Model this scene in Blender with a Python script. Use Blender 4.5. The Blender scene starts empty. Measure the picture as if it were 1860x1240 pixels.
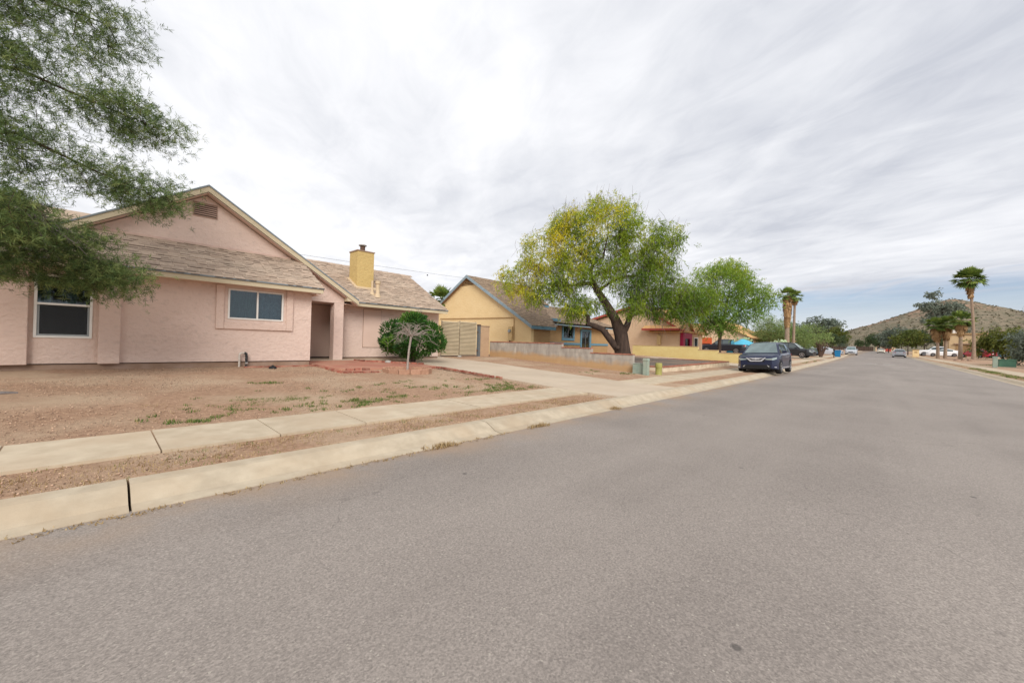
import bpy, math, random
import numpy as np
from mathutils import Vector, Matrix

sc = bpy.context.scene
C = sc.collection
random.seed(7)
RNG = np.random.default_rng(7)

# ------------------------------------------------------------------ camera
CAM_H = 1.30
F_PX = 716.0
yaw, pitch, roll = map(math.radians, (43.163, 0.20, -1.56))
cy, sy, cp, sp = math.cos(yaw), math.sin(yaw), math.cos(pitch), math.sin(pitch)
fwd = Vector((cy * cp, sy * cp, sp)); rgt = Vector((sy, -cy, 0.0)); dwn = fwd.cross(rgt)
cr, sr = math.cos(roll), math.sin(roll)
r2 = cr * rgt + sr * dwn
d2 = -sr * rgt + cr * dwn
cam = bpy.data.cameras.new('camera')
cam.sensor_width = 36.0
cam.lens = F_PX / 1860.0 * 36.0
cam.clip_start = 0.05
cam.clip_end = 6000.0
co = bpy.data.objects.new('camera', cam)
C.objects.link(co)
m4 = Matrix((r2, -d2, -fwd)).transposed().to_4x4()
m4.translation = Vector((0, 0, CAM_H))
co.matrix_world = m4
sc.camera = co

# ------------------------------------------------------------------ light
SUN_DIR = Vector((-0.48, -0.67, 0.56)).normalized()
SUN_ELEV = math.asin(SUN_DIR.z)
SUN_AZ = math.atan2(SUN_DIR.x, SUN_DIR.y)
sun = bpy.data.lights.new('sun', 'SUN')
sun.energy = 1.5
sun.angle = math.radians(30)
sun.color = (1.0, 0.965, 0.91)
so = bpy.data.objects.new('sun', sun)
C.objects.link(so)
so.rotation_euler = SUN_DIR.to_track_quat('Z', 'Y').to_euler()

sc.view_settings.view_transform = 'Standard'
sc.view_settings.look = 'None'
sc.view_settings.gamma = 1.0
sc.view_settings.use_curve_mapping = False
sc.view_settings.exposure = 1.05
sc.render.engine = 'CYCLES'
sc.cycles.max_bounces = 8
sc.cycles.diffuse_bounces = 3
sc.cycles.glossy_bounces = 3
sc.cycles.transparent_max_bounces = 8


def N(nt, t, **kw):
    n = nt.nodes.new(t)
    for k, v in kw.items():
        setattr(n, k, v)
    return n


def setin(n, d):
    for k, v in d.items():
        n.inputs[k].default_value = v


world = bpy.data.worlds.new('World')
sc.world = world
world.use_nodes = True
nt = world.node_tree
nt.nodes.clear()
L = nt.links.new
out = N(nt, 'ShaderNodeOutputWorld')
bg = N(nt, 'ShaderNodeBackground')
bg.inputs['Strength'].default_value = 0.10
L(bg.outputs[0], out.inputs[0])
sky = N(nt, 'ShaderNodeTexSky', sky_type='NISHITA')
sky.sun_disc = False
sky.sun_elevation = SUN_ELEV
sky.sun_rotation = SUN_AZ
sky.air_density = 1.0
sky.dust_density = 1.5
tc = N(nt, 'ShaderNodeTexCoord')
sep = N(nt, 'ShaderNodeSeparateXYZ')
L(tc.outputs['Generated'], sep.inputs[0])


def math_(op, a, b=None, clamp=False):
    n = N(nt, 'ShaderNodeMath', operation=op, use_clamp=clamp)
    for i, v in enumerate((a, b)):
        if v is None:
            continue
        if hasattr(v, 'is_linked') or hasattr(v, 'links'):
            L(v, n.inputs[i])
        else:
            n.inputs[i].default_value = v
    return n.outputs[0]


def smooth(v, a, b, lo=0.0, hi=1.0):
    n = N(nt, 'ShaderNodeMapRange', interpolation_type='SMOOTHSTEP')
    L(v, n.inputs[0])
    setin(n, {1: a, 2: b, 3: lo, 4: hi})
    return n.outputs[0]


zc = math_('MAXIMUM', sep.outputs[2], 0.03)
px = math_('DIVIDE', sep.outputs[0], math_('ADD', zc, 0.06))
py = math_('DIVIDE', sep.outputs[1], math_('ADD', zc, 0.06))
comb = N(nt, 'ShaderNodeCombineXYZ')
L(px, comb.inputs[0]); L(py, comb.inputs[1])


def cloud_noise(scale, rot, sx, sy_, detail, rough, dist, offset=0.0):
    mp = N(nt, 'ShaderNodeMapping', vector_type='POINT')
    # rotate first so that x runs along the streaks, then squash
    vr = N(nt, 'ShaderNodeVectorRotate', rotation_type='Z_AXIS')
    L(comb.outputs[0], vr.inputs['Vector'])
    vr.inputs['Angle'].default_value = rot
    L(vr.outputs[0], mp.inputs[0])
    mp.inputs['Scale'].default_value = (sx, sy_, 1)
    mp.inputs['Location'].default_value = (offset, offset * 0.7, 0)
    nz = N(nt, 'ShaderNodeTexNoise')
    L(mp.outputs[0], nz.inputs['Vector'])
    setin(nz, {'Scale': scale, 'Detail': detail, 'Roughness': rough, 'Distortion': dist})
    return nz.outputs['Fac']


STREAK = math.radians(-40)
n1 = cloud_noise(0.60, STREAK, 0.75, 1.0, 3.0, 0.5, 0.5, 3.1)
n2 = cloud_noise(1.55, STREAK, 0.62, 1.15, 6.0, 0.55, 0.8, 8.3)
n3 = cloud_noise(3.4, math.radians(-70), 0.75, 1.3, 5.0, 0.6, 0.6, 1.7)
mixn = math_('ADD', math_('MULTIPLY', n1, 0.46), math_('ADD', math_('MULTIPLY', n2, 0.30), math_('MULTIPLY', n3, 0.28)))
# the veil is thinner and brighter towards the (hidden) sun side
# the deck is whiter behind the houses and greyer down the street
side = math_('ADD', math_('MULTIPLY', sep.outputs[0], -0.62), math_('MULTIPLY', sep.outputs[1], 0.78))
sideb = smooth(side, -0.75, 0.62)
ramp = N(nt, 'ShaderNodeValToRGB')
L(math_('ADD', mixn, math_('MULTIPLY', sideb, 0.165)), ramp.inputs[0])
e = ramp.color_ramp.elements
e[0].position = 0.42; e[0].color = (0.325, 0.338, 0.375, 1)
e[1].position = 0.72; e[1].color = (0.525, 0.528, 0.545, 1)
x = ramp.color_ramp.elements.new(0.56); x.color = (0.425, 0.434, 0.46, 1)
cl = N(nt, 'ShaderNodeMix', data_type='RGBA', blend_type='MULTIPLY')
cl.inputs[0].default_value = 1.0
L(ramp.outputs[0], cl.inputs[6])
cl.inputs[7].default_value = (9.3, 9.3, 9.3, 1)
# far edge of the cloud deck down the street, with blue sky beneath it
edge = math_('ADD', math_('MULTIPLY', px, 0.985), math_('MULTIPLY', py, -0.17))
edge = math_('ADD', edge, math_('MULTIPLY', math_('SUBTRACT', n2, 0.5), 3.4))
cover = smooth(edge, 4.6, 6.3, 1.0, 0.24)
skyb = N(nt, 'ShaderNodeMix', data_type='RGBA', blend_type='MULTIPLY')
skyb.inputs[0].default_value = 1.0
L(sky.outputs[0], skyb.inputs[6])
skyb.inputs[7].default_value = (0.52, 0.545, 0.65, 1)
mx = N(nt, 'ShaderNodeMix', data_type='RGBA')
L(cover, mx.inputs[0]); L(skyb.outputs[2], mx.inputs[6]); L(cl.outputs[2], mx.inputs[7])
# pale band of distant air low on the horizon
low = smooth(sep.outputs[2], 0.015, 0.115, 0.85, 0.0)
mx2 = N(nt, 'ShaderNodeMix', data_type='RGBA')
L(low, mx2.inputs[0]); L(mx.outputs[2], mx2.inputs[6])
mx2.inputs[7].default_value = (4.1, 4.3, 4.65, 1)
L(mx2.outputs[2], bg.inputs['Color'])

# ------------------------------------------------------------------ helpers


def obj(name, mesh, mat=None, parent=None):
    o = bpy.data.objects.new(name, mesh)
    C.objects.link(o)
    if mat is not None and len(mesh.materials) == 0:
        mesh.materials.append(mat)
    if parent is not None:
        o.parent = parent
    return o


def tag(o, label=None, cat=None, group=None, kind=None):
    if label: o['label'] = label
    if cat: o['category'] = cat
    if group: o['group'] = group
    if kind: o['kind'] = kind
    return o


def empty(name, label=None, cat=None, loc=(0, 0, 0), rz=0.0, group=None, kind=None):
    o = bpy.data.objects.new(name, None)
    o.empty_display_size = 0.2
    C.objects.link(o)
    o.location = loc
    o.rotation_euler = (0, 0, rz)
    return tag(o, label, cat, group, kind)


def np_mesh(name, verts, faces, smooth_=False, var=None):
    """verts (n,3), faces (m,k) array of equal-sized polygons"""
    verts = np.asarray(verts, np.float32); faces = np.asarray(faces, np.int32)
    me = bpy.data.meshes.new(name)
    m, k = faces.shape
    me.vertices.add(len(verts)); me.vertices.foreach_set('co', verts.ravel())
    me.loops.add(m * k); me.loops.foreach_set('vertex_index', faces.ravel())
    me.polygons.add(m)
    me.polygons.foreach_set('loop_start', np.arange(0, m * k, k, dtype=np.int32))
    if smooth_:
        me.polygons.foreach_set('use_smooth', np.ones(m, bool))
    if var is not None:
        a = me.attributes.new('var', 'FLOAT', 'FACE')
        a.data.foreach_set('value', np.asarray(var, np.float32))
    me.update(calc_edges=True)
    return me


class MB:
    """collects geometry for one mesh object"""

    def __init__(s):
        s.v = []; s.f = []; s.var = []

    def add(s, vs, fs, var=0.5):
        b = len(s.v)
        s.v.extend([tuple(p) for p in vs])
        s.f.extend([tuple(i + b for i in f) for f in fs])
        s.var.extend([var] * len(fs))
        return s

    def box(s, x0, x1, y0, y1, z0, z1, var=0.5):
        vs = [(x0, y0, z0), (x1, y0, z0), (x1, y1, z0), (x0, y1, z0), (x0, y0, z1), (x1, y0, z1), (x1, y1, z1), (x0, y1, z1)]
        fs = [(3, 2, 1, 0), (4, 5, 6, 7), (0, 1, 5, 4), (1, 2, 6, 5), (2, 3, 7, 6), (3, 0, 4, 7)]
        return s.add(vs, fs, var)

    def obox(s, c, ax, ay, az, var=0.5):
        """oriented box: centre, three half-axis vectors"""
        c, ax, ay, az = map(Vector, (c, ax, ay, az))
        vs = [c + sx * ax + sy_ * ay + sz * az for sz in (-1, 1) for sy_ in (-1, 1) for sx in (-1, 1)]
        fs = [(0, 2, 3, 1), (4, 5, 7, 6), (0, 1, 5, 4), (1, 3, 7, 5), (3, 2, 6, 7), (2, 0, 4, 6)]
        return s.add(vs, fs, var)

    def prism(s, poly, d, var=0.5):
        """poly: list of 3D points (planar), d: extrusion vector"""
        n = len(poly); d = Vector(d)
        a = [Vector(p) for p in poly]
        nrm = Vector((0, 0, 0))
        for i in range(n):
            nrm += a[i].cross(a[(i + 1) % n])
        if nrm.dot(d) > 0:
            a = a[::-1]
        b = [p + d for p in a]
        fs = [tuple(range(n)), tuple(range(2 * n - 1, n - 1, -1))]
        fs += [((i + 1) % n, i, i + n, (i + 1) % n + n) for i in range(n)]
        return s.add(a + b, fs, var)

    def tube(s, pts, rad, n=8, var=0.5, cap=True):
        P = [Vector(p) for p in pts]
        R = [float(q) for q in rad] if hasattr(rad, "__len__") else [float(rad)] * len(P)
        base = len(s.v); up = None
        for i, p in enumerate(P):
            t = (P[min(i + 1, len(P) - 1)] - P[max(i - 1, 0)])
            if t.length < 1e-9: t = Vector((0, 0, 1))
            t.normalize()
            if up is None:
                up = Vector((0, 0, 1)) if abs(t.z) < 0.9 else Vector((1, 0, 0))
            u = (up - t * up.dot(t))
            if u.length < 1e-6: u = t.orthogonal()
            u.normalize(); w = t.cross(u); up = u
            for k in range(n):
                a = 2 * math.pi * k / n
                s.v.append(tuple(p + R[i] * (math.cos(a) * u + math.sin(a) * w)))
        for i in range(len(P) - 1):
            for k in range(n):
                a0 = base + i * n + k; a1 = base + i * n + (k + 1) % n
                s.f.append((a0, a1, a1 + n, a0 + n)); s.var.append(var)
        if cap:
            s.f.append(tuple(base + k for k in range(n - 1, -1, -1))); s.var.append(var)
            e_ = base + (len(P) - 1) * n
            s.f.append(tuple(e_ + k for k in range(n))); s.var.append(var)
        return s

    def lathe(s, prof, c=(0, 0, 0), n=16, axis='z', var=0.5):
        """prof: (r, h) list revolved about axis through c"""
        base = len(s.v)
        for r, h in prof:
            for k in range(n):
                a = 2 * math.pi * k / n
                u, w = r * math.cos(a), r * math.sin(a)
                p = (u, w, h) if axis == 'z' else ((u, h, -w) if axis == 'y' else (h, u, w))
                s.v.append((c[0] + p[0], c[1] + p[1], c[2] + p[2]))
        for i in range(len(prof) - 1):
            for k in range(n):
                a0 = base + i * n + k; a1 = base + i * n + (k + 1) % n
                s.f.append((a0, a1, a1 + n, a0 + n)); s.var.append(var)
        s.f.append(tuple(base + k for k in range(n - 1, -1, -1))); s.var.append(var)
        e_ = base + (len(prof) - 1) * n
        s.f.append(tuple(e_ + k for k in range(n))); s.var.append(var)
        return s

    def mesh(s, name, smooth_=None):
        me = bpy.data.meshes.new(name)
        me.from_pydata(s.v, [], s.f)
        a = me.attributes.new('var', 'FLOAT', 'FACE')
        a.data.foreach_set('value', np.asarray(s.var, np.float32))
        if smooth_ is not None:
            me.polygons.foreach_set('use_smooth', np.ones(len(me.polygons), bool))
            me.set_sharp_from_angle(angle=math.radians(smooth_))
        me.update()
        return me

    def build(s, name, mat, parent=None, smooth_=None, bevel=0.0):
        o = obj(name, s.mesh(name, smooth_), mat, parent)
        if bevel:
            b = o.modifiers.new('bevel', 'BEVEL'); b.width = bevel; b.segments = 2; b.limit_method = 'ANGLE'
        return o


# ------------------------------------------------------------------ materials
MATS = {}


def M(name, c1, c2=None, scale=6.0, rough=0.8, bump=0.0, bscale=None, c3=None, scale3=0.6, amt3=0.5,
      metallic=0.0, coat=0.0, stretch=(1, 1, 1), var=0.0, spec=0.3, detail=5.0, bdist=0.01, lo=0.35, hi=0.65, lo3=0.45, hi3=0.62):
    """procedural principled material: two-colour noise, optional large stains (c3), bump, per-piece value variation (var)"""
    m = bpy.data.materials.new(name)
    m.use_nodes = True
    t = m.node_tree
    b = t.nodes['Principled BSDF']
    lk = t.links.new
    b.inputs['Roughness'].default_value = rough
    b.inputs['Metallic'].default_value = metallic
    b.inputs['Specular IOR Level'].default_value = spec
    b.inputs['Coat Weight'].default_value = coat
    b.inputs['Coat Roughness'].default_value = 0.04
    geo = t.nodes.new('ShaderNodeNewGeometry')
    mp = t.nodes.new('ShaderNodeMapping')
    mp.inputs['Scale'].default_value = stretch
    lk(geo.outputs['Position'], mp.inputs[0])
    c2 = c2 or tuple(v * 0.88 for v in c1)

    def noise(sc_, det, rg=0.55):
        n = t.nodes.new('ShaderNodeTexNoise')
        n.inputs['Scale'].default_value = sc_
        n.inputs['Detail'].default_value = det
        n.inputs['Roughness'].default_value = rg
        lk(mp.outputs[0], n.inputs['Vector'])
        return n.outputs['Fac']

    def rng(v, a, bb):
        n = t.nodes.new('ShaderNodeMapRange')
        lk(v, n.inputs[0]); n.inputs[1].default_value = a; n.inputs[2].default_value = bb
        return n.outputs[0]

    def mix(f, a, bb, bt='MIX'):
        n = t.nodes.new('ShaderNodeMix'); n.data_type = 'RGBA'; n.blend_type = bt
        if isinstance(f, float): n.inputs[0].default_value = f
        else: lk(f, n.inputs[0])
        for i, v in ((6, a), (7, bb)):
            if isinstance(v, tuple): n.inputs[i].default_value = (*v, 1)
            else: lk(v, n.inputs[i])
        return n.outputs[2]
    col = mix(rng(noise(scale, detail), lo, hi), tuple(c1), tuple(c2))
    if c3:
        f3 = rng(noise(scale3, 4.0), lo3, hi3)
        mm = t.nodes.new('ShaderNodeMath'); mm.operation = 'MULTIPLY'; lk(f3, mm.inputs[0]); mm.inputs[1].default_value = amt3
        col = mix(mm.outputs[0], col, tuple(c3))
    if var:
        at = t.nodes.new('ShaderNodeAttribute'); at.attribute_name = 'var'
        oi = t.nodes.new('ShaderNodeObjectInfo')
        ad = t.nodes.new('ShaderNodeMath'); ad.operation = 'ADD'; lk(at.outputs['Fac'], ad.inputs[0]); lk(oi.outputs['Random'], ad.inputs[1])
        fr = t.nodes.new('ShaderNodeMath'); fr.operation = 'FRACT'; lk(ad.outputs[0], fr.inputs[0])
        mr = t.nodes.new('ShaderNodeMapRange'); lk(fr.outputs[0], mr.inputs[0])
        mr.inputs[3].default_value = 1 - var; mr.inputs[4].default_value = 1 + var
        vm = t.nodes.new('ShaderNodeVectorMath'); vm.operation = 'SCALE'
        lk(col, vm.inputs[0]); lk(mr.outputs[0], vm.inputs['Scale'])
        col = vm.outputs[0]
    lk(col, b.inputs['Base Color'])
    if bump:
        bn = t.nodes.new('ShaderNodeBump'); bn.inputs['Strength'].default_value = bump; bn.inputs['Distance'].default_value = bdist
        lk(noise(bscale or scale * 3, 6.0, 0.6), bn.inputs['Height'])
        lk(bn.outputs[0], b.inputs['Normal'])
    m['col'] = 1
    MATS[name] = m
    return m


def glass_mat(name, tint, refl=0.16, rough=0.02):
    m = bpy.data.materials.new(name); m.use_nodes = True
    t = m.node_tree; t.nodes.clear(); lk = t.links.new
    o = t.nodes.new('ShaderNodeOutputMaterial')
    tr = t.nodes.new('ShaderNodeBsdfTransparent'); tr.inputs[0].default_value = (*tint, 1)
    gl = t.nodes.new('ShaderNodeBsdfGlossy'); gl.inputs['Roughness'].default_value = rough
    gl.inputs[0].default_value = (0.9, 0.95, 1.0, 1)
    fr = t.nodes.new('ShaderNodeFresnel'); fr.inputs[0].default_value = 1.5
    ad = t.nodes.new('ShaderNodeMath'); ad.operation = 'ADD'; ad.use_clamp = True
    lk(fr.outputs[0], ad.inputs[0]); ad.inputs[1].default_value = refl
    mx_ = t.nodes.new('ShaderNodeMixShader')
    lk(ad.outputs[0], mx_.inputs[0]); lk(tr.outputs[0], mx_.inputs[1]); lk(gl.outputs[0], mx_.inputs[2])
    lk(mx_.outputs[0], o.inputs[0])
    return m


def leaf_mat(name, ca, cb, cc=None, trans=0.35, rough=0.6):
    """ca..cb by the per-leaf value, cc for values above 0.85"""
    m = bpy.data.materials.new(name); m.use_nodes = True
    t = m.node_tree; t.nodes.clear(); lk = t.links.new
    o = t.nodes.new('ShaderNodeOutputMaterial')
    at = t.nodes.new('ShaderNodeAttribute'); at.attribute_name = 'var'
    rp = t.nodes.new('ShaderNodeValToRGB')
    rp.color_ramp.elements[0].color = (*ca, 1); rp.color_ramp.elements[0].position = 0.05
    rp.color_ramp.elements[1].color = (*cb, 1); rp.color_ramp.elements[1].position = 0.6
    if cc:
        q = rp.color_ramp.elements.new(0.95); q.color = (*cc, 1)
    lk(at.outputs['Fac'], rp.inputs[0])
    df = t.nodes.new('ShaderNodeBsdfPrincipled'); df.inputs['Roughness'].default_value = rough
    df.inputs['Specular IOR Level'].default_value = 0.25
    tl = t.nodes.new('ShaderNodeBsdfTranslucent')
    lk(rp.outputs[0], df.inputs['Base Color']); lk(rp.outputs[0], tl.inputs[0])
    mx_ = t.nodes.new('ShaderNodeMixShader'); mx_.inputs[0].default_value = trans
    lk(df.outputs[0], mx_.inputs[1]); lk(tl.outputs[0], mx_.inputs[2]); lk(mx_.outputs[0], o.inputs[0])
    return m


# ground and paving
m_ground = M('desert_dirt', (0.47, 0.30, 0.195), (0.26, 0.15, 0.09), scale=16.0, rough=0.95, bump=1.0, bscale=60, c3=(0.49, 0.365, 0.25), scale3=0.55, amt3=0.7, bdist=0.02, detail=9, lo=0.30, hi=0.72)
m_far = M('dry_scrub_ground', (0.42, 0.31, 0.20), (0.30, 0.22, 0.14), scale=0.2, rough=0.95)
m_conc = M('kerb_concrete', (0.50, 0.42, 0.31), (0.40, 0.33, 0.24), scale=5.5, rough=0.9, bump=0.35, bscale=70, c3=(0.42, 0.32, 0.215), scale3=1.6, amt3=0.55, bdist=0.006, var=0.035, detail=8)
m_walk = M('sidewalk_concrete', (0.54, 0.45, 0.33), (0.45, 0.365, 0.26), scale=4.5, rough=0.9, bump=0.2, bscale=90, c3=(0.46, 0.35, 0.24), scale3=1.3, amt3=0.5, bdist=0.004, var=0.04, detail=8)
m_drive = M('driveway_concrete', (0.53, 0.435, 0.33), (0.465, 0.375, 0.28), scale=0.9, rough=0.9, bump=0.2, bscale=80, c3=(0.46, 0.34, 0.23), scale3=0.5, amt3=0.25, bdist=0.004, var=0.03, lo3=0.4, hi3=0.75, detail=8)
m_crack = M('joint_dirt', (0.10, 0.065, 0.04), rough=1.0)
m_stone = M('gravel_stone', (0.48, 0.335, 0.235), (0.36, 0.235, 0.16), scale=30, rough=0.9, var=0.5)


def asphalt_mat():
    m = bpy.data.materials.new('asphalt'); m.use_nodes = True
    t = m.node_tree; b = t.nodes['Principled BSDF']; lk = t.links.new
    geo = t.nodes.new('ShaderNodeNewGeometry')

    def noise(s, d, r=0.55, stretch=None):
        n = t.nodes.new('ShaderNodeTexNoise'); n.inputs['Scale'].default_value = s; n.inputs['Detail'].default_value = d; n.inputs['Roughness'].default_value = r
        if stretch:
            mp = t.nodes.new('ShaderNodeMapping'); mp.inputs['Scale'].default_value = stretch
            lk(geo.outputs['Position'], mp.inputs[0]); lk(mp.outputs[0], n.inputs['Vector'])
        else:
            lk(geo.outputs['Position'], n.inputs['Vector'])
        return n.outputs['Fac']

    def rng(v, a, bb, lo=0.0, hi=1.0):
        n = t.nodes.new('ShaderNodeMapRange'); lk(v, n.inputs[0])
        for i, q in ((1, a), (2, bb), (3, lo), (4, hi)): n.inputs[i].default_value = q
        return n.outputs[0]

    def mix(f, a, bb, bt='MIX'):
        n = t.nodes.new('ShaderNodeMix'); n.data_type = 'RGBA'; n.blend_type = bt
        if isinstance(f, float): n.inputs[0].default_value = f
        else: lk(f, n.inputs[0])
        for i, v in ((6, a), (7, bb)):
            if isinstance(v, tuple): n.inputs[i].default_value = (*v, 1)
            else: lk(v, n.inputs[i])
        return n.outputs[2]
    agg = t.nodes.new('ShaderNodeTexVoronoi'); agg.inputs['Scale'].default_value = 120.0
    lk(geo.outputs['Position'], agg.inputs['Vector'])
    sepc = t.nodes.new('ShaderNodeSeparateColor'); lk(agg.outputs['Color'], sepc.inputs[0])
    base = mix(rng(noise(0.45, 5), 0.36, 0.64), (0.238, 0.206, 0.182), (0.285, 0.247, 0.218))
    base = mix(rng(noise(0.5, 4, 0.6, (0.12, 1.3, 1)), 0.45, 0.75), base, (0.308, 0.268, 0.236))
    sp = rng(sepc.outputs[0], 0.0, 1.0, 0.82, 1.18)
    sp2 = rng(noise(75, 5, 0.7), 0.30, 0.72, 0.74, 1.26)
    ml = t.nodes.new('ShaderNodeMath'); ml.operation = 'MULTIPLY'; lk(sp, ml.inputs[0]); lk(sp2, ml.inputs[1])
    vm = t.nodes.new('ShaderNodeVectorMath'); vm.operation = 'SCALE'; lk(base, vm.inputs[0]); lk(ml.outputs[0], vm.inputs['Scale'])
    col = vm.outputs[0]
    # a few pale stones
    col = mix(rng(sepc.outputs[1], 0.993, 0.996), col, (0.38, 0.34, 0.29))
    # hairline cracks, broken up by noise
    ck = t.nodes.new('ShaderNodeTexVoronoi'); ck.voronoi_dimensions = '2D'; ck.feature = 'DISTANCE_TO_EDGE'; ck.inputs['Scale'].default_value = 0.23
    wn = t.nodes.new('ShaderNodeTexNoise'); wn.inputs['Scale'].default_value = 1.3; wn.inputs['Detail'].default_value = 6
    lk(geo.outputs['Position'], wn.inputs['Vector'])
    wa = t.nodes.new('ShaderNodeVectorMath'); wa.operation = 'MULTIPLY_ADD'; lk(wn.outputs['Color'], wa.inputs[0]); wa.inputs[1].default_value = (1.2, 1.2, 0); lk(geo.outputs['Position'], wa.inputs[2])
    lk(wa.outputs[0], ck.inputs['Vector'])
    cm = t.nodes.new('ShaderNodeMath'); cm.operation = 'MULTIPLY'
    lk(rng(ck.outputs['Distance'], 0.0005, 0.0018, 0.35, 0.0), cm.inputs[0]); lk(rng(noise(0.35, 3), 0.50, 0.60), cm.inputs[1])
    col = mix(cm.outputs[0], col, (0.08, 0.07, 0.062))
    # oil drips
    v2 = t.nodes.new('ShaderNodeTexVoronoi'); v2.voronoi_dimensions = '2D'; v2.inputs['Scale'].default_value = 1.1
    lk(geo.outputs['Position'], v2.inputs['Vector'])
    s2 = t.nodes.new('ShaderNodeSeparateColor'); lk(v2.outputs['Color'], s2.inputs[0])
    dm = t.nodes.new('ShaderNodeMath'); dm.operation = 'MULTIPLY'
    lk(rng(v2.outputs['Distance'], 0.016, 0.032, 0.65, 0.0), dm.inputs[0]); lk(rng(s2.outputs[2], 0.88, 0.95), dm.inputs[1])
    col = mix(dm.outputs[0], col, (0.055, 0.05, 0.047))
    # blown dust along the left kerb
    sx = t.nodes.new('ShaderNodeSeparateXYZ'); lk(geo.outputs['Position'], sx.inputs[0])
    dust = rng(sx.outputs[1], 2.9, 3.95, 0.0, 1.0)
    pw = t.nodes.new('ShaderNodeMath'); pw.operation = 'POWER'; lk(dust, pw.inputs[0]); pw.inputs[1].default_value = 2.2
    dn = t.nodes.new('ShaderNodeMath'); dn.operation = 'MULTIPLY'; lk(pw.outputs[0], dn.inputs[0]); lk(rng(noise(1.1, 5), 0.38, 0.62, 0.05, 0.8), dn.inputs[1])
    col = mix(dn.outputs[0], col, (0.36, 0.24, 0.145))
    lk(col, b.inputs['Base Color'])
    b.inputs['Roughness'].default_value = 0.88
    b.inputs['Specular IOR Level'].default_value = 0.25
    bn = t.nodes.new('ShaderNodeBump'); bn.inputs['Strength'].default_value = 0.55; bn.inputs['Distance'].default_value = 0.006
    lk(noise(60, 4, 0.7), bn.inputs['Height']); lk(bn.outputs[0], b.inputs['Normal'])
    return m


m_asph = asphalt_mat()
m_paint = M('worn_white_paint', (0.75, 0.74, 0.70), (0.5, 0.48, 0.45), scale=8, rough=0.7)
m_kerbyellow = M('yellow_kerb_paint', (0.62, 0.46, 0.12), (0.56, 0.47, 0.28), scale=4, rough=0.8)

# house materials


def stucco(name, c, d, dirt=None):
    return M(name, c, d, scale=1.3, rough=0.92, bump=0.9, bscale=11.0, c3=dirt or tuple(v * 0.68 for v in c), scale3=8.0, amt3=0.4, bdist=0.03, stretch=(0.9, 0.9, 1.25), spec=0.15, detail=8, lo3=0.55, hi3=0.74)


m_pink = stucco('pink_stucco', (0.71, 0.55, 0.468), (0.675, 0.518, 0.438))
m_pinktrim = stucco('pink_stucco_trim', (0.70, 0.535, 0.45), (0.665, 0.50, 0.42))
m_stem = M('bare_foundation', (0.36, 0.25, 0.19), (0.28, 0.18, 0.12), scale=3, rough=0.95, bump=0.4)
m_cream = M('cream_fascia_paint', (0.60, 0.51, 0.355), (0.53, 0.45, 0.305), scale=3, rough=0.7, stretch=(0.4, 0.4, 3))
m_drip = M('blue_grey_drip_edge', (0.20, 0.24, 0.265), (0.25, 0.28, 0.29), scale=4, rough=0.5, metallic=0.2)
m_shing = M('tan_shingle', (0.45, 0.34, 0.255), (0.355, 0.265, 0.20), scale=14, rough=0.95, bump=0.5, bscale=120, var=0.16, bdist=0.004, c3=(0.51, 0.41, 0.315), scale3=1.1, amt3=0.4)
m_shing2 = M('brown_shingle', (0.30, 0.215, 0.145), (0.235, 0.17, 0.115), scale=10, rough=0.95, bump=0.5, bscale=100, var=0.2, bdist=0.004)
m_butt_shade = M('shingle_butt_shade', (0.17, 0.12, 0.085), (0.13, 0.09, 0.065), scale=14, rough=0.95, var=0.2)  # dark brown that paints in the shadow below the shingle butts
m_under = M('roof_underlay', (0.06, 0.045, 0.035), rough=1.0)
m_flash = M('pink_flashing', (0.66, 0.47, 0.39), rough=0.6)
m_white = M('white_vinyl', (0.80, 0.78, 0.73), (0.74, 0.72, 0.67), scale=3, rough=0.4)
m_alum = M('screen_frame', (0.32, 0.34, 0.34), rough=0.4, metallic=0.4)
m_screen = glass_mat('insect_screen', (0.34, 0.34, 0.33), 0.0, 0.6)
m_glass = glass_mat('window_glass', (0.50, 0.58, 0.60), 0.035)
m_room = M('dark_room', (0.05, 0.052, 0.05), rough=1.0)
m_curtain = M('green_curtain', (0.20, 0.42, 0.33), (0.10, 0.23, 0.18), scale=20, rough=0.95, stretch=(3, 3, 0.2))
m_curtain2 = M('pale_blue_curtain', (0.46, 0.60, 0.66), (0.24, 0.36, 0.42), scale=14, rough=0.95)
m_vent = M('vent_paint', (0.40, 0.265, 0.205), rough=0.8)
m_dark = M('dark_void', (0.015, 0.013, 0.012), rough=1.0)
m_chim = stucco('yellow_chimney_stucco', (0.56, 0.41, 0.175), (0.51, 0.37, 0.155))
m_metal = M('galvanised_metal', (0.42, 0.40, 0.36), (0.33, 0.30, 0.27), scale=8, rough=0.45, metallic=0.6)
m_rust = M('rusty_flue', (0.14, 0.075, 0.045), (0.07, 0.05, 0.045), scale=12, rough=0.8)
m_ventpipe = M('cream_vent_pipe', (0.60, 0.46, 0.30), rough=0.7)
m_door = M('pink_door_paint', (0.70, 0.52, 0.43), (0.67, 0.49, 0.40), scale=2, rough=0.7)
m_pipe = M('painted_pipe', (0.62, 0.58, 0.52), (0.42, 0.36, 0.30), scale=14, rough=0.6)
m_tape = M('black_pipe_wrap', (0.02, 0.02, 0.022), (0.25, 0.23, 0.21), scale=22, rough=0.6, lo=0.5, hi=0.62)
m_black = M('black_rubber', (0.018, 0.018, 0.019), rough=0.75)
m_patio = M('red_patio_concrete', (0.44, 0.185, 0.125), (0.37, 0.155, 0.105), scale=2, rough=0.85, bump=0.3, bscale=60, c3=(0.47, 0.27, 0.18), scale3=1.2, amt3=0.6)
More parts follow.
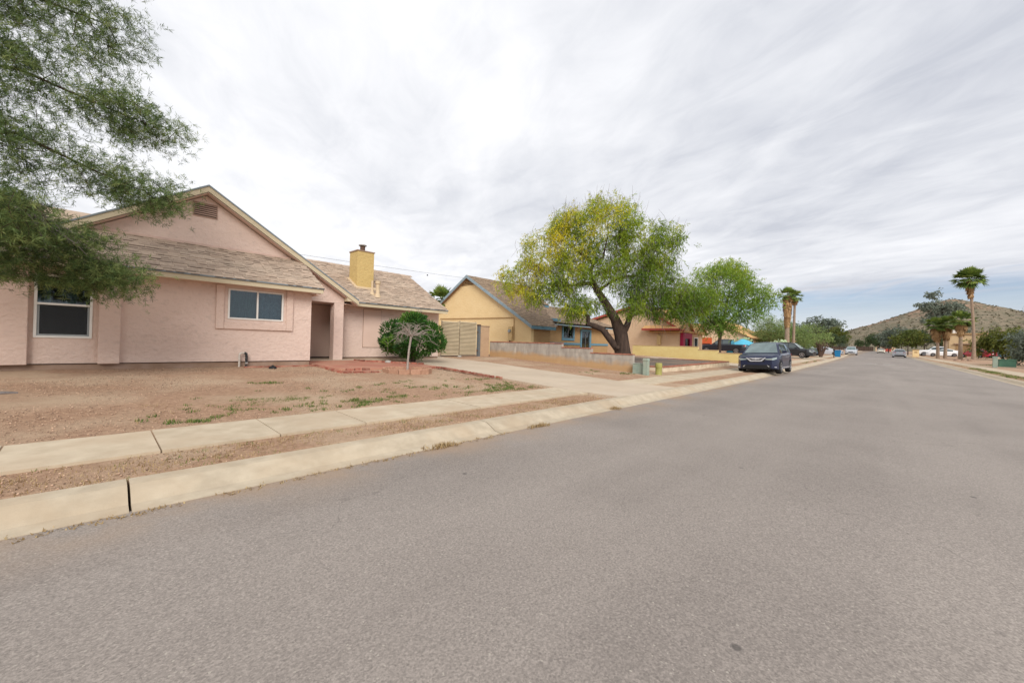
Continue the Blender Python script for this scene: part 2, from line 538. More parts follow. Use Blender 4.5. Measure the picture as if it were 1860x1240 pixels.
m_brick = M('red_brick', (0.33, 0.11, 0.075), (0.23, 0.075, 0.05), scale=18, rough=0.9, bump=0.4, bscale=60, var=0.28, c3=(0.40, 0.24, 0.17), scale3=6, amt3=0.6)
m_scallop = M('terracotta_edging', (0.44, 0.255, 0.17), (0.36, 0.20, 0.13), scale=12, rough=0.9, bump=0.3, bscale=60, var=0.1)
m_gate = M('tan_sheet_metal', (0.62, 0.52, 0.36), (0.55, 0.46, 0.31), scale=2.5, rough=0.5, var=0.05, spec=0.4)
m_gpost = M('blue_grey_post', (0.10, 0.135, 0.165), (0.16, 0.15, 0.13), scale=5, rough=0.6)
m_tanwall = stucco('tan_side_wall', (0.50, 0.345, 0.22), (0.45, 0.30, 0.19))
m_yel = stucco('yellow_stucco', (0.76, 0.575, 0.32), (0.72, 0.535, 0.285), (0.66, 0.475, 0.25))
m_tan = stucco('tan_stucco', (0.44, 0.285, 0.14), (0.40, 0.25, 0.125))
m_blue = M('blue_trim_paint', (0.115, 0.24, 0.32), (0.14, 0.27, 0.34), scale=5, rough=0.6)
m_bluegrey = M('grey_blue_fascia', (0.27, 0.345, 0.385), (0.22, 0.29, 0.33), scale=5, rough=0.6)
m_box = M('meter_box_paint', (0.60, 0.43, 0.21), rough=0.6)
m_pale = stucco('pale_yellow_wall_paint', (0.66, 0.54, 0.25), (0.61, 0.48, 0.21), (0.57, 0.36, 0.12))
m_cap = M('red_cap_brick', (0.37, 0.15, 0.10), (0.30, 0.12, 0.08), scale=9, rough=0.9, var=0.2)
m_planter = M('planter_render', (0.68, 0.58, 0.43), (0.60, 0.49, 0.35), scale=1.6, rough=0.92, bump=0.4, bscale=20, c3=(0.38, 0.28, 0.18), scale3=2.5, amt3=0.5)
m_gravel = M('dark_planter_gravel', (0.20, 0.155, 0.125), (0.12, 0.095, 0.08), scale=25, rough=0.95, bump=0.9, bscale=50, c3=(0.30, 0.21, 0.14), scale3=0.5, amt3=0.6, bdist=0.02)
m_util = M('grey_green_cabinet', (0.30, 0.37, 0.30), (0.24, 0.30, 0.25), scale=4, rough=0.6, c3=(0.38, 0.38, 0.30), scale3=3, amt3=0.5)
m_util2 = M('green_cabinet', (0.085, 0.20, 0.13), (0.07, 0.16, 0.11), scale=4, rough=0.55)
m_olive = M('olive_pedestal', (0.33, 0.31, 0.085), (0.27, 0.25, 0.07), scale=4, rough=0.6)
m_peach = stucco('peach_stucco', (0.66, 0.48, 0.32), (0.61, 0.43, 0.28))
m_red = M('red_trim_paint', (0.42, 0.075, 0.055), (0.37, 0.07, 0.05), scale=4, rough=0.6)
m_crimson = M('crimson_window_frame', (0.36, 0.015, 0.065), rough=0.5)
m_orange = M('orange_garage_door', (0.55, 0.10, 0.03), rough=0.6)
m_shing3 = M('orange_tan_shingle', (0.62, 0.37, 0.16), (0.52, 0.30, 0.13), scale=6, rough=0.95, var=0.15)
m_wgrey = M('weathered_block', (0.40, 0.37, 0.33), rough=0.9)
m_bark = M('mesquite_bark', (0.085, 0.055, 0.04), (0.045, 0.03, 0.024), scale=7, rough=0.95, bump=1.0, bscale=16, stretch=(1.4, 1.4, 0.35), bdist=0.04)
m_twig = M('grey_twig', (0.23, 0.20, 0.185), (0.15, 0.125, 0.115), scale=20, rough=0.9)
m_palebark = M('pale_smooth_bark', (0.36, 0.305, 0.265), (0.27, 0.22, 0.19), scale=18, rough=0.85)
m_palmbark = M('palm_trunk', (0.36, 0.265, 0.195), (0.24, 0.17, 0.12), scale=4, rough=0.95, bump=0.8, bscale=8, stretch=(1, 1, 3), bdist=0.05)
m_skirt = leaf_mat('dead_palm_frond', (0.20, 0.105, 0.045), (0.42, 0.25, 0.11), (0.52, 0.34, 0.17), trans=0.15)
m_palm = leaf_mat('palm_frond', (0.06, 0.11, 0.028), (0.21, 0.29, 0.06), (0.42, 0.43, 0.12), trans=0.2)
m_needle = leaf_mat('pine_needles', (0.045, 0.080, 0.030), (0.160, 0.235, 0.075), (0.31, 0.35, 0.12), trans=0.35)
m_mesq = leaf_mat('mesquite_leaves', (0.090, 0.175, 0.022), (0.310, 0.410, 0.035), (0.68, 0.58, 0.045), trans=0.40)
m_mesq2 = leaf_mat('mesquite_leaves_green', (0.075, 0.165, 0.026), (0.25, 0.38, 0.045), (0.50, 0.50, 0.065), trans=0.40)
m_jun = leaf_mat('juniper_leaves', (0.012, 0.050, 0.010), (0.055, 0.150, 0.022), (0.16, 0.29, 0.04), trans=0.2)
m_pv = leaf_mat('palo_verde_leaves', (0.12, 0.19, 0.06), (0.27, 0.36, 0.115), (0.44, 0.49, 0.24), trans=0.35)
m_fargreen = leaf_mat('far_tree_leaves', (0.025, 0.052, 0.022), (0.07, 0.105, 0.04), (0.13, 0.145, 0.055), trans=0.25)
m_faryel = leaf_mat('yellow_green_leaves', (0.055, 0.085, 0.02), (0.13, 0.155, 0.028), (0.23, 0.22, 0.045), trans=0.3)
m_farblue = leaf_mat('grey_green_leaves', (0.09, 0.12, 0.09), (0.18, 0.215, 0.165), (0.27, 0.30, 0.23), trans=0.25)
m_cactus = M('prickly_pear_pad', (0.34, 0.44, 0.24), (0.45, 0.54, 0.33), scale=6, rough=0.7)
m_grass = leaf_mat('green_weeds', (0.05, 0.11, 0.018), (0.12, 0.20, 0.035), (0.30, 0.27, 0.10), trans=0.3)
m_straw = leaf_mat('dry_grass', (0.24, 0.155, 0.07), (0.42, 0.29, 0.14), (0.52, 0.40, 0.22), trans=0.25)
m_wire = M('cable', (0.03, 0.03, 0.032), rough=0.6)


# ------------------------------------------------------------------ terrain
def zr(X):
    s = max(0.0, X - 22.0)
    if s < 110: return 0.0045 * s + 0.000034 * s * s
    s -= 110
    return 0.906 + 0.0085 * min(s, 130)


def cc(X):
    s = max(0.0, X - 14.0)
    return 0.00012 * s * s if s < 120 else 1.728 + 0.0288 * (s - 120) * 0.25


PV = [-60, -14, -6.75, -5.75, -4.87, 4.40, 5.22, 6.24, 13.0, 15.0, 60]
PZ = [0.45, 0.34, 0.135, 0.115, 0.100, 0.100, 0.105, 0.155, 0.44, 0.50, 0.55]


def G(X, Y):
    return zr(X) + float(np.interp(Y - cc(X), PV, PZ))


def ground_mesh():
    xs = list(np.arange(-24, 34, 0.5)) + list(np.arange(34, 130, 4)) + list(range(130, 300, 20)) + [340, 420, 600, 900, 1500, 3000]
    xs = [-400, -120, -60, -40] + xs
    vs_ = [-3000, -900, -300, -120, -60, -30, -20, -14, -10, -8, -6.75, -6.2, -5.75, -5.3, -4.87, -4.83, 0, 4.385, 4.40, 4.6, 4.8, 5.0, 5.22, 5.7] \
        + list(np.arange(6.24, 17, 0.4)) + [18, 20, 24, 30, 40, 60, 120, 300, 900, 3000]
    V = []; F = []
    for X in xs:
        for v in vs_:
            z = zr(X) + float(np.interp(v, PV, PZ))
            if -4.84 < v < 4.39: z = zr(X) - 0.10
            elif 8.4 < X < 11.6 and 4.39 < v < 16.5: z -= 0.07
            elif v > 6.5 and X < 34:
                z += 0.018 * math.sin(X * 1.3 + v * 0.7) * math.sin(v * 1.1 - X * 0.4) + random.uniform(-0.008, 0.008)
            elif 4.45 < v < 5.15:
                z += random.uniform(-0.012, 0.012)
            V.append((X, v + cc(X), z))
    n = len(vs_)
    for i in range(len(xs) - 1):
        for j in range(n - 1):
            a = i * n + j
            F.append((a, a + n, a + n + 1, a + 1))
    return np_mesh('ground', V, F, True)


ground = obj('ground', ground_mesh(), m_ground)
tag(ground, kind='structure')


def strip(name, vs_, xs, mat, parent=None, zoff=None):
    """profile list [(v,z)...] swept along X positions"""
    V = []; F = []
    for X in xs:
        for v, z in vs_:
            V.append((X, v + cc(X), z + zr(X)))
    n = len(vs_)
    for i in range(len(xs) - 1):
        for j in range(n - 1):
            a = i * n + j
            F.append((a, a + n, a + n + 1, a + 1))
    mb = MB(); mb.add(V, F)
    # end caps
    if n > 3:
        mb.f.append(tuple(range(n))); mb.var.append(0.5)
        mb.f.append(tuple((len(xs) - 1) * n + j for j in range(n - 1, -1, -1))); mb.var.append(0.5)
    return mb.build(name, mat, parent)


road_x = list(np.arange(-40, 30, 5)) + list(np.arange(30, 270, 6))
road = strip('road', [(-4.44, 0.0), (-2, 0.012), (0, 0.02), (2, 0.012), (3.97, 0.0)], road_x, m_asph)
tag(road, kind='structure')
cross = MB(); cross.add([(246, -160, zr(246) + 0.006), (262, -160, zr(262) + 0.006), (262, 160, zr(262) + 0.006), (246, 160, zr(246) + 0.006)], [(0, 1, 2, 3)])
tag(cross.build('side_road', m_asph), kind='structure')

KL = [(3.93, -0.06), (3.93, 0.004), (4.06, 0.022), (4.17, 0.085), (4.245, 0.118), (4.30, 0.125), (4.40, 0.128), (4.40, -0.06)]
kerb_l = empty('kerb', kind='structure')
gap = 0.008
x0 = 0.22 - 3.8 * 3
edges_k = [x0 + 3.8 * i for i in range(22)]
for a, b in zip(edges_k[:-1], edges_k[1:]):
    ya = random.uniform(-0.004, 0.004)
    strip('kerb_segment', [(v + ya, z + ya * 0.6) for v, z in KL], list(np.linspace(a + gap, b - gap, 4)), m_conc, kerb_l)
strip('kerb_segment', KL, [edges_k[-1] + gap] + list(np.arange(edges_k[-1] + 4, 244, 6)), m_conc, kerb_l)
KR = [(-v - 0.47, z) for v, z in KL][::-1]
kerb_r = empty('kerb', kind='structure')
for a in np.arange(20, 66, 3.8):
    yel = a < 23.5
    strip('kerb_segment', KR, list(np.linspace(a + gap, a + 3.8 - gap, 4)), m_kerbyellow if yel else m_conc, kerb_r)
strip('kerb_segment', KR, list(np.arange(65.6, 244, 6)), m_conc, kerb_r)
strip('kerb_segment', KR, list(np.arange(-10, 20.1, 5)), m_conc, kerb_r)

walk_l = empty('sidewalk', kind='structure')


def slab(a, b, v0, v1, z0, z1, mat, parent, name='slab', xs=2):
    dz = random.uniform(-0.004, 0.004)
    return strip(name, [(v0, z0 - 0.12), (v0, z0 + dz), (v1, z1 + dz), (v1, z1 - 0.12)], list(np.linspace(a, b, xs)), mat, parent)


for k in range(-5, 8):
    a = 0.5 + 1.07 * k
    slab(a + 0.007, min(a + 1.07, 8.33) - 0.007, 5.22, 6.24, 0.135, 0.162, m_walk, walk_l)
for k in range(16):
    a = 11.75 + 1.07 * k
    slab(a + 0.007, a + 1.063, 5.22, 6.24, 0.135, 0.162, m_walk, walk_l)
for k in range(24):
    a = 28.9 + 4.0 * k
    slab(a + 0.01, a + 3.99, 5.22, 6.24, 0.135, 0.162, m_walk, walk_l, xs=3)
walk_r = empty('sidewalk', kind='structure')
for k in range(40):
    a = 14 + 4.0 * k
    slab(a + 0.01, a + 3.99, -6.75, -5.73, 0.162, 0.135, m_walk, walk_r, xs=3)

drv = empty('driveway', kind='structure')


def dslab(x0_, x1_, y0, y1, za, zb, x2=None, x3=None):
    x2 = x0_ if x2 is None else x2; x3 = x1_ if x3 is None else x3
    mb = MB()
    V = [(x0_, y0, za), (x1_, y0, za), (x3, y1, zb), (x2, y1, zb)]
    mb.add(V + [(p[0], p[1], p[2] - 0.14) for p in V], [(0, 1, 2, 3), (7, 6, 5, 4), (4, 5, 1, 0), (5, 6, 2, 1), (6, 7, 3, 2), (7, 4, 0, 3)])
    return mb.build('slab', m_drive, drv)


for xa, xb in ((8.36, 10.04), (10.05, 11.73)):
    dslab(xa, xb, 4.41, 5.21, 0.126, 0.137)
    dslab(xa, xb, 5.22, 6.235, 0.138, 0.164)
    dslab(xa, xb, 6.245, 9.5, 0.166, 0.305)
    dslab(xa, xb, 9.51, 12.7, 0.306, 0.440, None if xa < 9 else xa, None if xa < 9 else xb + 0.1)
    dslab(xa, xb, 12.71, 16.6, 0.441, 0.515, None, None if xa < 9 else xb + 0.2)
# neighbour driveways beyond the planter and wall
d2 = empty('driveway', kind='structure')
for i, (ya, yb) in enumerate(((4.42, 5.2), (6.26, 9.0), (9.01, 12.0), (12.01, 16.8))):
    mb = MB(); za, zb = G(29, ya) + 0.014, G(29, yb) + 0.014
    V = [(27.95, ya + cc(29), za), (31.6, ya + cc(29), za + 0.02), (31.6, yb + cc(29), zb + 0.02), (27.95, yb + cc(29), zb)]
    mb.add(V, [(0, 1, 2, 3)]); mb.build('slab', m_drive, d2)
d3 = empty('driveway', kind='structure')
for a, yb in ((56, 20), (74, 16)):
    for i, (ya, y2) in enumerate(((4.42, 5.2), (6.26, 12.0), (12.01, yb))):
        mb = MB()
        V = [(a, ya + cc(a), G(a, ya) + 0.03), (a + 7, ya + cc(a), G(a + 7, ya) + 0.03), (a + 7, y2, G(a + 7, y2) + 0.03), (a, y2, G(a, y2) + 0.03)]
        mb.add(V, [(0, 1, 2, 3)]); mb.build('slab', m_drive, d3)
# painted line across the carriageway
for xa, ya, yb in ((52.0, 0.25, 1.2), (51.6, -0.95, -0.1)):
    mb = MB(); z = zr(52) + 0.028
    mb.add([(xa, ya, z), (xa + 0.45, ya, z), (xa + 0.45, yb, z), (xa, yb, z)], [(0, 1, 2, 3)])
    tag(mb.build('road_marking', m_paint), kind='structure')


# ------------------------------------------------------------------ gravel, weeds
def scatter_stones():
    n = 55000
    P = np.empty((n, 3)); 
    u = RNG.random(n)
    X = RNG.uniform(-3.2, 8.3, n); Y = np.where(u < 0.90, RNG.uniform(6.28, 12.9, n), RNG.uniform(4.42, 5.20, n))
    Z = np.array([G(a, b) for a, b in zip(X, Y)])
    s = 0.004 + 0.009 * RNG.random(n) ** 4
    base = np.array([(1, 0, 0), (0, 1, 0), (-1, 0, 0), (0, -1, 0), (0, 0, 0.8), (0, 0, -0.8)], float)
    rot = RNG.uniform(0, 6.28, n)
    c, s_ = np.cos(rot), np.sin(rot)
    B = np.empty((n, 6, 3))
    B[:, :, 0] = c[:, None] * base[None, :, 0] - s_[:, None] * base[None, :, 1]
    B[:, :, 1] = s_[:, None] * base[None, :, 0] + c[:, None] * base[None, :, 1]
    B[:, :, 2] = base[None, :, 2]
    B *= s[:, None, None] * RNG.uniform(0.6, 1.3, (n, 1, 3))
    B += np.stack([X, Y, Z + s * 0.3], 1)[:, None, :]
    T = np.array([(0, 1, 4), (1, 2, 4), (2, 3, 4), (3, 0, 4), (1, 0, 5), (2, 1, 5), (3, 2, 5), (0, 3, 5)])
    F = (np.arange(n)[:, None, None] * 6 + T[None]).reshape(-1, 3)
    var = np.repeat(RNG.random(n), 8)
    return np_mesh('gravel', B.reshape(-1, 3), F, False, var)


tag(obj('gravel', scatter_stones(), m_stone), kind='stuff')


def blades(centers, n_per, rad, h, w, mat, name, lean=0.6, vlo=0.0, vhi=1.0, aspect=1.0):
    cs = np.repeat(np.asarray(centers, float), n_per, axis=0)
    n = len(cs)
    a = RNG.uniform(0, 6.283, n); r = rad * np.sqrt(RNG.random(n))
    bx = cs[:, 0] + r * np.cos(a) * aspect; by = cs[:, 1] + r * np.sin(a)
    bz = np.array([G(p, q) for p, q in zip(bx, by)]) - 0.004
    if centers and len(centers[0]) > 2:
        bz = cs[:, 2] - 0.004
    hh = h * RNG.uniform(0.4, 1.2, n); d = RNG.uniform(0, 6.283, n); ln = lean * RNG.random(n) * hh
    tx, ty = bx + ln * np.cos(d), by + ln * np.sin(d)
    px_, py_ = -np.sin(d) * w, np.cos(d) * w
    V = np.stack([np.stack([bx - px_, by - py_, bz], 1), np.stack([bx + px_, by + py_, bz], 1), np.stack([tx, ty, bz + hh], 1)], 1)
    F = np.arange(n * 3).reshape(-1, 3)
    return tag(obj(name, np_mesh(name, V.reshape(-1, 3), F, False, RNG.uniform(vlo, vhi, n)), mat), kind='stuff')


def patch(cx, cy_, rx, ry, k):
    return [(cx + random.gauss(0, 1) * rx * 0.5, cy_ + random.gauss(0, 1) * ry * 0.5) for _ in range(k)]


green = patch(2.0, 7.5, 0.65, 0.35, 34) + patch(1.4, 7.0, 0.5, 0.3, 12) + patch(2.4, 7.4, 0.25, 0.16, 14) + patch(2.6, 9.6, 0.3, 0.15, 12) + patch(3.4, 6.75, 0.6, 0.2, 18) \
    + patch(4.0, 6.8, 0.4, 0.2, 14) + patch(6.6, 6.65, 1.0, 0.18, 34) + patch(7.4, 7.1, 0.5, 0.25, 14) + patch(5.2, 8.6, 0.5, 0.2, 8) + patch(7.6, 8.3, 0.4, 0.15, 8) \
    + patch(0.9, 6.5, 0.3, 0.12, 8) + patch(13.6, 8.4, 1.2, 0.5, 14) + patch(14.6, 7.3, 0.5, 0.3, 10) + patch(5.6, 7.5, 1.2, 0.5, 8) + patch(44, 5.0, 3, 0.2, 20) + patch(50, 5.0, 4, 0.25, 20)
green = [(a, b if b > 6.3 or a > 40 else 6.3) for a, b in green]
green += [(random.uniform(0.3, 8.0), 6.35 + abs(random.gauss(0, 1.1))) for _ in range(110)]
blades(green, 24, 0.075, 0.045, 0.006, m_grass, 'grass', 1.0)
strawp = [(random.uniform(-1, 8.2), random.uniform(4.45, 5.18)) for _ in range(420)] + [(random.uniform(0.5, 8.2), random.uniform(6.3, 8.0)) for _ in range(120)] \
    + [(random.uniform(11.9, 15), random.uniform(6.6, 13)) for _ in range(60)]
blades(strawp, 12, 0.12, 0.035, 0.004, m_straw, 'dry_grass', 1.4)
blades([(random.uniform(-0.6, 6.5), 4.43 + random.random() * 0.8) for _ in range(50)], 10, 0.07, 0.03, 0.005, m_grass, 'grass', 1.0, 0.55, 1.0)
# dirt and straw lying along the gutter
gut = [(x_, 3.90 + random.uniform(-0.05, 0.04), 0.006) for x_ in np.arange(-0.6, 4.2, 0.05) if random.random() < 0.75]
blades(gut, 12, 0.045, 0.016, 0.006, m_straw, 'leaf_litter', 2.2)
for cx, cy_, z in ((3.00, 3.90, 0.012), (7.35, 3.97, 0.01), (4.75, 3.89, 0.008)):
    blades([(cx + random.gauss(0, 0.1), cy_ + random.gauss(0, 0.03), z) for _ in range(12)], 16, 0.06, 0.05, 0.006, m_straw, 'dry_weed', 1.6)

# ------------------------------------------------------------------ shingles


def shingle_geo(o, u, v, nu, length, width, expo=0.14, tab=0.25, keep=None, seed=1):
    """yield oriented-box parameters of every tab on a roof plane (origin o, u along the eave, v up the slope, nu outward)"""
    rr = random.Random(seed)
    o, u, v, nu = Vector(o), Vector(u).normalized(), Vector(v).normalized(), Vector(nu).normalized()
    out_ = []
    for r in range(int(length / expo) + 1):
        offs = rr.uniform(0, tab)
        x = -offs
        while x < width:
            w = tab * rr.uniform(0.75, 1.2)
            a, b = max(x, 0), min(x + w, width)
            x += w
            if b - a < 0.04: continue
            s0, s1 = r * expo - 0.012, min((r + 1) * expo + 0.012, length)
            if s1 - s0 < 0.03: continue
            cx, cs = (a + b) / 2, (s0 + s1) / 2
            if keep and not keep(cx, cs): continue
            th = (0.010, 0.018)[int(rr.random() < 0.5)] 
            # butt end is thick, head end tucked under the next course
            p = o + u * cx + v * cs + nu * (th * 0.5 + 0.010)
            tilt = 0.010 / expo
            vv = (v - nu * tilt).normalized()
            out_.append((p, u * ((b - a) / 2 - 0.002), vv * ((s1 - s0) / 2), nu * th / 2, rr.random(), cx, cs))
    return out_


def shingles(parent, mat, geo, single=None, name='shingle'):
    stuff = MB(); ns = 0
    cube = None
    for p, au, av, an, var, cx, cs in geo:
        if single and ns < 300 and single(cx, cs):
            ns += 1
            if cube is None:
                mb = MB(); mb.obox((0, 0, 0), (1, 0, 0), (0, 1, 0), (0, 0, 1)); cube = mb.mesh('shingle'); cube.materials.append(mat)
            o = bpy.data.objects.new(name, cube); C.objects.link(o); o.parent = parent
            m_ = Matrix((au, av, an)).transposed().to_4x4(); m_.translation = p
            o.matrix_world = m_
        else:
            stuff.obox(p, au, av, an, var)
    if stuff.v:
        o = stuff.build('shingles', mat, parent); o['kind'] = 'stuff'
    # shadow under the tab butts, built as dark strips on the course below
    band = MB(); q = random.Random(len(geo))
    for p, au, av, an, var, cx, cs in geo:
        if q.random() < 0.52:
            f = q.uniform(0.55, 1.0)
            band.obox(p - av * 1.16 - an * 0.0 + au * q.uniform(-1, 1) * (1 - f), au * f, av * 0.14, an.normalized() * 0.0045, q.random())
    o = band.build('shingle_shade_strips', m_butt_shade, parent); o['kind'] = 'stuff'


def wall_open(mb, x0, x1, z0, z1, y0, y1, holes):
    """wall slab in the XZ plane (thickness y0..y1) with rectangular holes (xa,xb,za,zb)"""
    xs = sorted({x0, x1, *[h[0] for h in holes], *[h[1] for h in holes]})
    zs = sorted({z0, z1, *[h[2] for h in holes], *[h[3] for h in holes]})
    for i in range(len(xs) - 1):
        for j in range(len(zs) - 1):
            mx_, mz = (xs[i] + xs[i + 1]) / 2, (zs[j] + zs[j + 1]) / 2
            if any(h[0] < mx_ < h[1] and h[2] < mz < h[3] for h in holes): continue
            a, b, c, d = xs[i], xs[i + 1], zs[j], zs[j + 1]
            inside = lambda X, Z: x0 < X < x1 and z0 < Z < z1 and not any(h[0] < X < h[1] and h[2] < Z < h[3] for h in holes)
            V = [(a, y0, c), (b, y0, c), (b, y0, d), (a, y0, d), (a, y1, c), (b, y1, c), (b, y1, d), (a, y1, d)]
            F = [(0, 1, 2, 3), (5, 4, 7, 6)]
            if not inside(a - 1e-3, mz): F.append((4, 0, 3, 7))
            if not inside(b + 1e-3, mz): F.append((1, 5, 6, 2))
            if not inside(mx_, c - 1e-3): F.append((4, 5, 1, 0))
            if not inside(mx_, d + 1e-3): F.append((3, 2, 6, 7))
            mb.add(V, F)
    return mb


def curtain(parent, x0, x1, z0, z1, y, mat, amp=0.03, per=0.11):
    n = 40
    V = []; F = []
    for i in range(n + 1):
        x = x0 + (x1 - x0) * i / n
        yy = y + amp * math.sin(x / per * 6.28 + math.sin(x * 9) * 1.3)
        V += [(x, yy, z0), (x, yy, z1)]
    for i in range(n): F.append((2 * i, 2 * i + 2, 2 * i + 3, 2 * i + 1))
    mb = MB(); mb.add(V, F)
    return mb.build('curtain', mat, parent)


def frame_rect(x0, x1, z0, z1, y0, y1, t, mid=None, rail=None):
    mb = MB()
    mb.box(x0, x0 + t, y0, y1, z0, z1); mb.box(x1 - t, x1, y0, y1, z0, z1)
    mb.box(x0 + t, x1 - t, y0, y1, z0, z0 + t); mb.box(x0 + t, x1 - t, y0, y1, z1 - t, z1)
    if mid is not None: mb.box(mid - t / 2, mid + t / 2, y0 - 0.004, y1 + 0.004, z0 + t, z1 - t)
    if rail is not None: mb.box(x0 + t, x1 - t, y0 - 0.008, y1 + 0.004, rail - t / 2, rail + t / 2)
    return mb


def pane(parent, x0, x1, z0, z1, y, mat, name='pane'):
    mb = MB(); mb.box(x0, x1, y, y + 0.006, z0, z1)
    return mb.build(name, mat, parent)


# ------------------------------------------------------------------ HOUSE 1 (pink)
h1 = empty('house', 'pink stucco house with tan shingle roof and a yellow chimney', 'house', (4.0, 15.0, 0.45))


def P(mb, name, mat, parent=None, **kw):
    """build a part of house 1 in world coordinates"""
    o = mb.build(name, mat, None, **kw)
    return adopt(o, parent or h1)


def adopt(o, parent):
    bpy.context.view_layer.update()
    o.parent = parent
    o.matrix_parent_inverse = parent.matrix_world.inverted()
    return o


h1.location = (0, 0, 0)      # parts are laid out in street coordinates
YF = 13.0
WIN1 = (-0.845, 0.005, 1.14, 2.50)
WIN2 = (2.52, 3.88, 1.745, 2.575)
SCREED = 0.585
wl = MB()
wall_open(wl, -7.0, 4.67, SCREED, 2.68, YF, YF + 0.2, [WIN1, WIN2])
wl.box(4.47, 4.67, YF + 0.2, 16.6, SCREED, 2.68)             # side wall of the wing (porch side)
wl.build('wall', m_pink, h1)
MB().box(-7.0, 4.655, YF + 0.02, YF + 0.2, 0.25, SCREED - 0.006).build('foundation', m_stem, h1)
MB().box(-7.0, 4.67, YF - 0.006, YF + 0.01, SCREED - 0.012, SCREED - 0.001).build('weep_screed', m_dark, h1)
for a, b in ((-1.85, -0.91), (0.10, 0.455)):
    MB().box(a, b, YF - 0.12, YF - 0.002, SCREED - 0.015, 2.66).build('pilaster', m_pinktrim, h1, bevel=0.012)
# raised surround of the bedroom window
MB().box(2.25, 2.43, YF - 0.055, YF - 0.001, 1.47, 2.66).build('window_surround', m_pinktrim, h1, bevel=0.012)
MB().box(2.432, 3.958, YF - 0.056, YF - 0.001, 1.47, 1.665).build('window_surround', m_pinktrim, h1, bevel=0.012)
MB().box(3.96, 4.14, YF - 0.055, YF - 0.001, 1.47, 2.66).build('window_surround', m_pinktrim, h1, bevel=0.012)
# windows
w1 = frame_rect(*WIN1, YF - 0.02, YF + 0.05, 0.045, rail=1.865).build('window', m_white, h1, bevel=0.004)
pane(w1, -0.80, -0.04, 1.885, 2.455, YF + 0.02, m_glass)
pane(w1, -0.80, -0.04, 1.185, 1.845, YF + 0.03, m_glass)
pane(w1, -0.765, -0.075, 1.225, 1.843, YF + 0.003, m_screen, 'insect_screen')
frame_rect(-0.80, -0.04, 1.185, 1.843, YF + 0.006, YF + 0.016, 0.034).build('screen_frame', m_alum, w1)
curtain(w1, -0.46, -0.24, 1.15, 2.5, YF + 0.15, m_curtain, 0.02, 0.09)
curtain(w1, -0.84, -0.62, 1.15, 2.5, YF + 0.17, m_curtain, 0.02, 0.10)
MB().box(-0.95, 0.11, YF + 0.75, YF + 0.8, 1.0, 2.6).build('room_back', m_room, w1)
w2 = frame_rect(*WIN2, YF - 0.02, YF + 0.05, 0.042, mid=3.215).build('window', m_white, h1, bevel=0.004)
pane(w2, 2.56, 3.195, 1.785, 2.535, YF + 0.012, m_glass)
pane(w2, 3.235, 3.84, 1.785, 2.535, YF + 0.026, m_glass)
curtain(w2, 3.22, 3.86, 1.75, 2.57, YF + 0.13, m_curtain2, 0.012, 0.2)
curtain(w2, 2.53, 3.21, 1.75, 2.57, YF + 0.16, m_curtain, 0.02, 0.16)
MB().box(2.5, 3.9, YF + 0.7, YF + 0.75, 1.6, 2.7).build('room_back', m_room, w2)

# pent roof over the wing
SL = 0.563
u_, v_ = Vector((1, 0, 0)), Vector((0, 1, SL)).normalized(); n_ = Vector((0, -SL, 1)).normalized()
EO = Vector((-6.5, 12.58, 2.80))
pent_len = 1.93 * math.sqrt(1 + SL * SL)
roof1 = MB().prism([EO - n_ * 0.005, EO + u_ * 11.38 - n_ * 0.005, EO + u_ * 11.38 + v_ * pent_len - n_ * 0.005, EO + v_ * pent_len - n_ * 0.005], -n_ * 0.09).build('roof', m_under, h1)
g_ = shingle_geo(EO, u_, v_, n_, pent_len, 11.38, seed=3)
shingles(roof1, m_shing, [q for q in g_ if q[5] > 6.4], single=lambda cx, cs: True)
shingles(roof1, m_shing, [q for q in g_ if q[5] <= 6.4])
MB().box(-6.5, 4.86, 12.585, 12.625, 2.655, 2.775).build('fascia', m_cream, h1)
MB().box(-6.5, 4.885, 12.555, 12.60, 2.777, 2.812).build('drip_edge', m_drip, h1)
MB().box(-6.5, 4.66, 12.627, YF - 0.002, 2.668, 2.69).build('soffit', m_pinktrim, h1)
MB().prism([(4.80, 12.627, 2.657), (4.80, 14.5, 2.657 + 1.055), (4.80, 14.5, 2.80 + 1.03), (4.80, 12.627, 2.777)], (0.06, 0, 0)).build('rake_board', m_cream, h1)
MB().box(4.672, 4.80, 12.63, 14.49, 2.60, 2.655).build('soffit', m_pinktrim, h1)
MB().box(-6.5, 4.5, 14.46, 14.497, 3.87, 3.935).build('flashing', m_flash, h1)

# big front gable
GX, GZ, GS = 2.22, 5.60, 0.63
YG = 14.5


def rz_(X): return GZ - GS * abs(X - GX)


TH = 0.24
gp = [(-2.6, YG, 2.6), (-2.6, YG, rz_(-2.6) - TH), (GX, YG, GZ - TH), (6.345, YG, rz_(6.345) - TH), (6.345, YG, 2.575), (4.67, YG, 2.575), (4.67, YG, 2.6)]
MB().prism([(p[0], p[1] + 0.0, p[2]) for p in gp], (0, 0.30, 0)).build('gable_wall', m_pink, h1)
MB().box(6.0, 6.345, YG, YG + 0.35, 0.45, 2.573).build('porch_pillar', m_pink, h1, bevel=0.012)
MB().box(5.97, 6.375, YG - 0.02, YG + 0.37, 0.40, 0.455).build('pillar_foot', m_stem, h1)
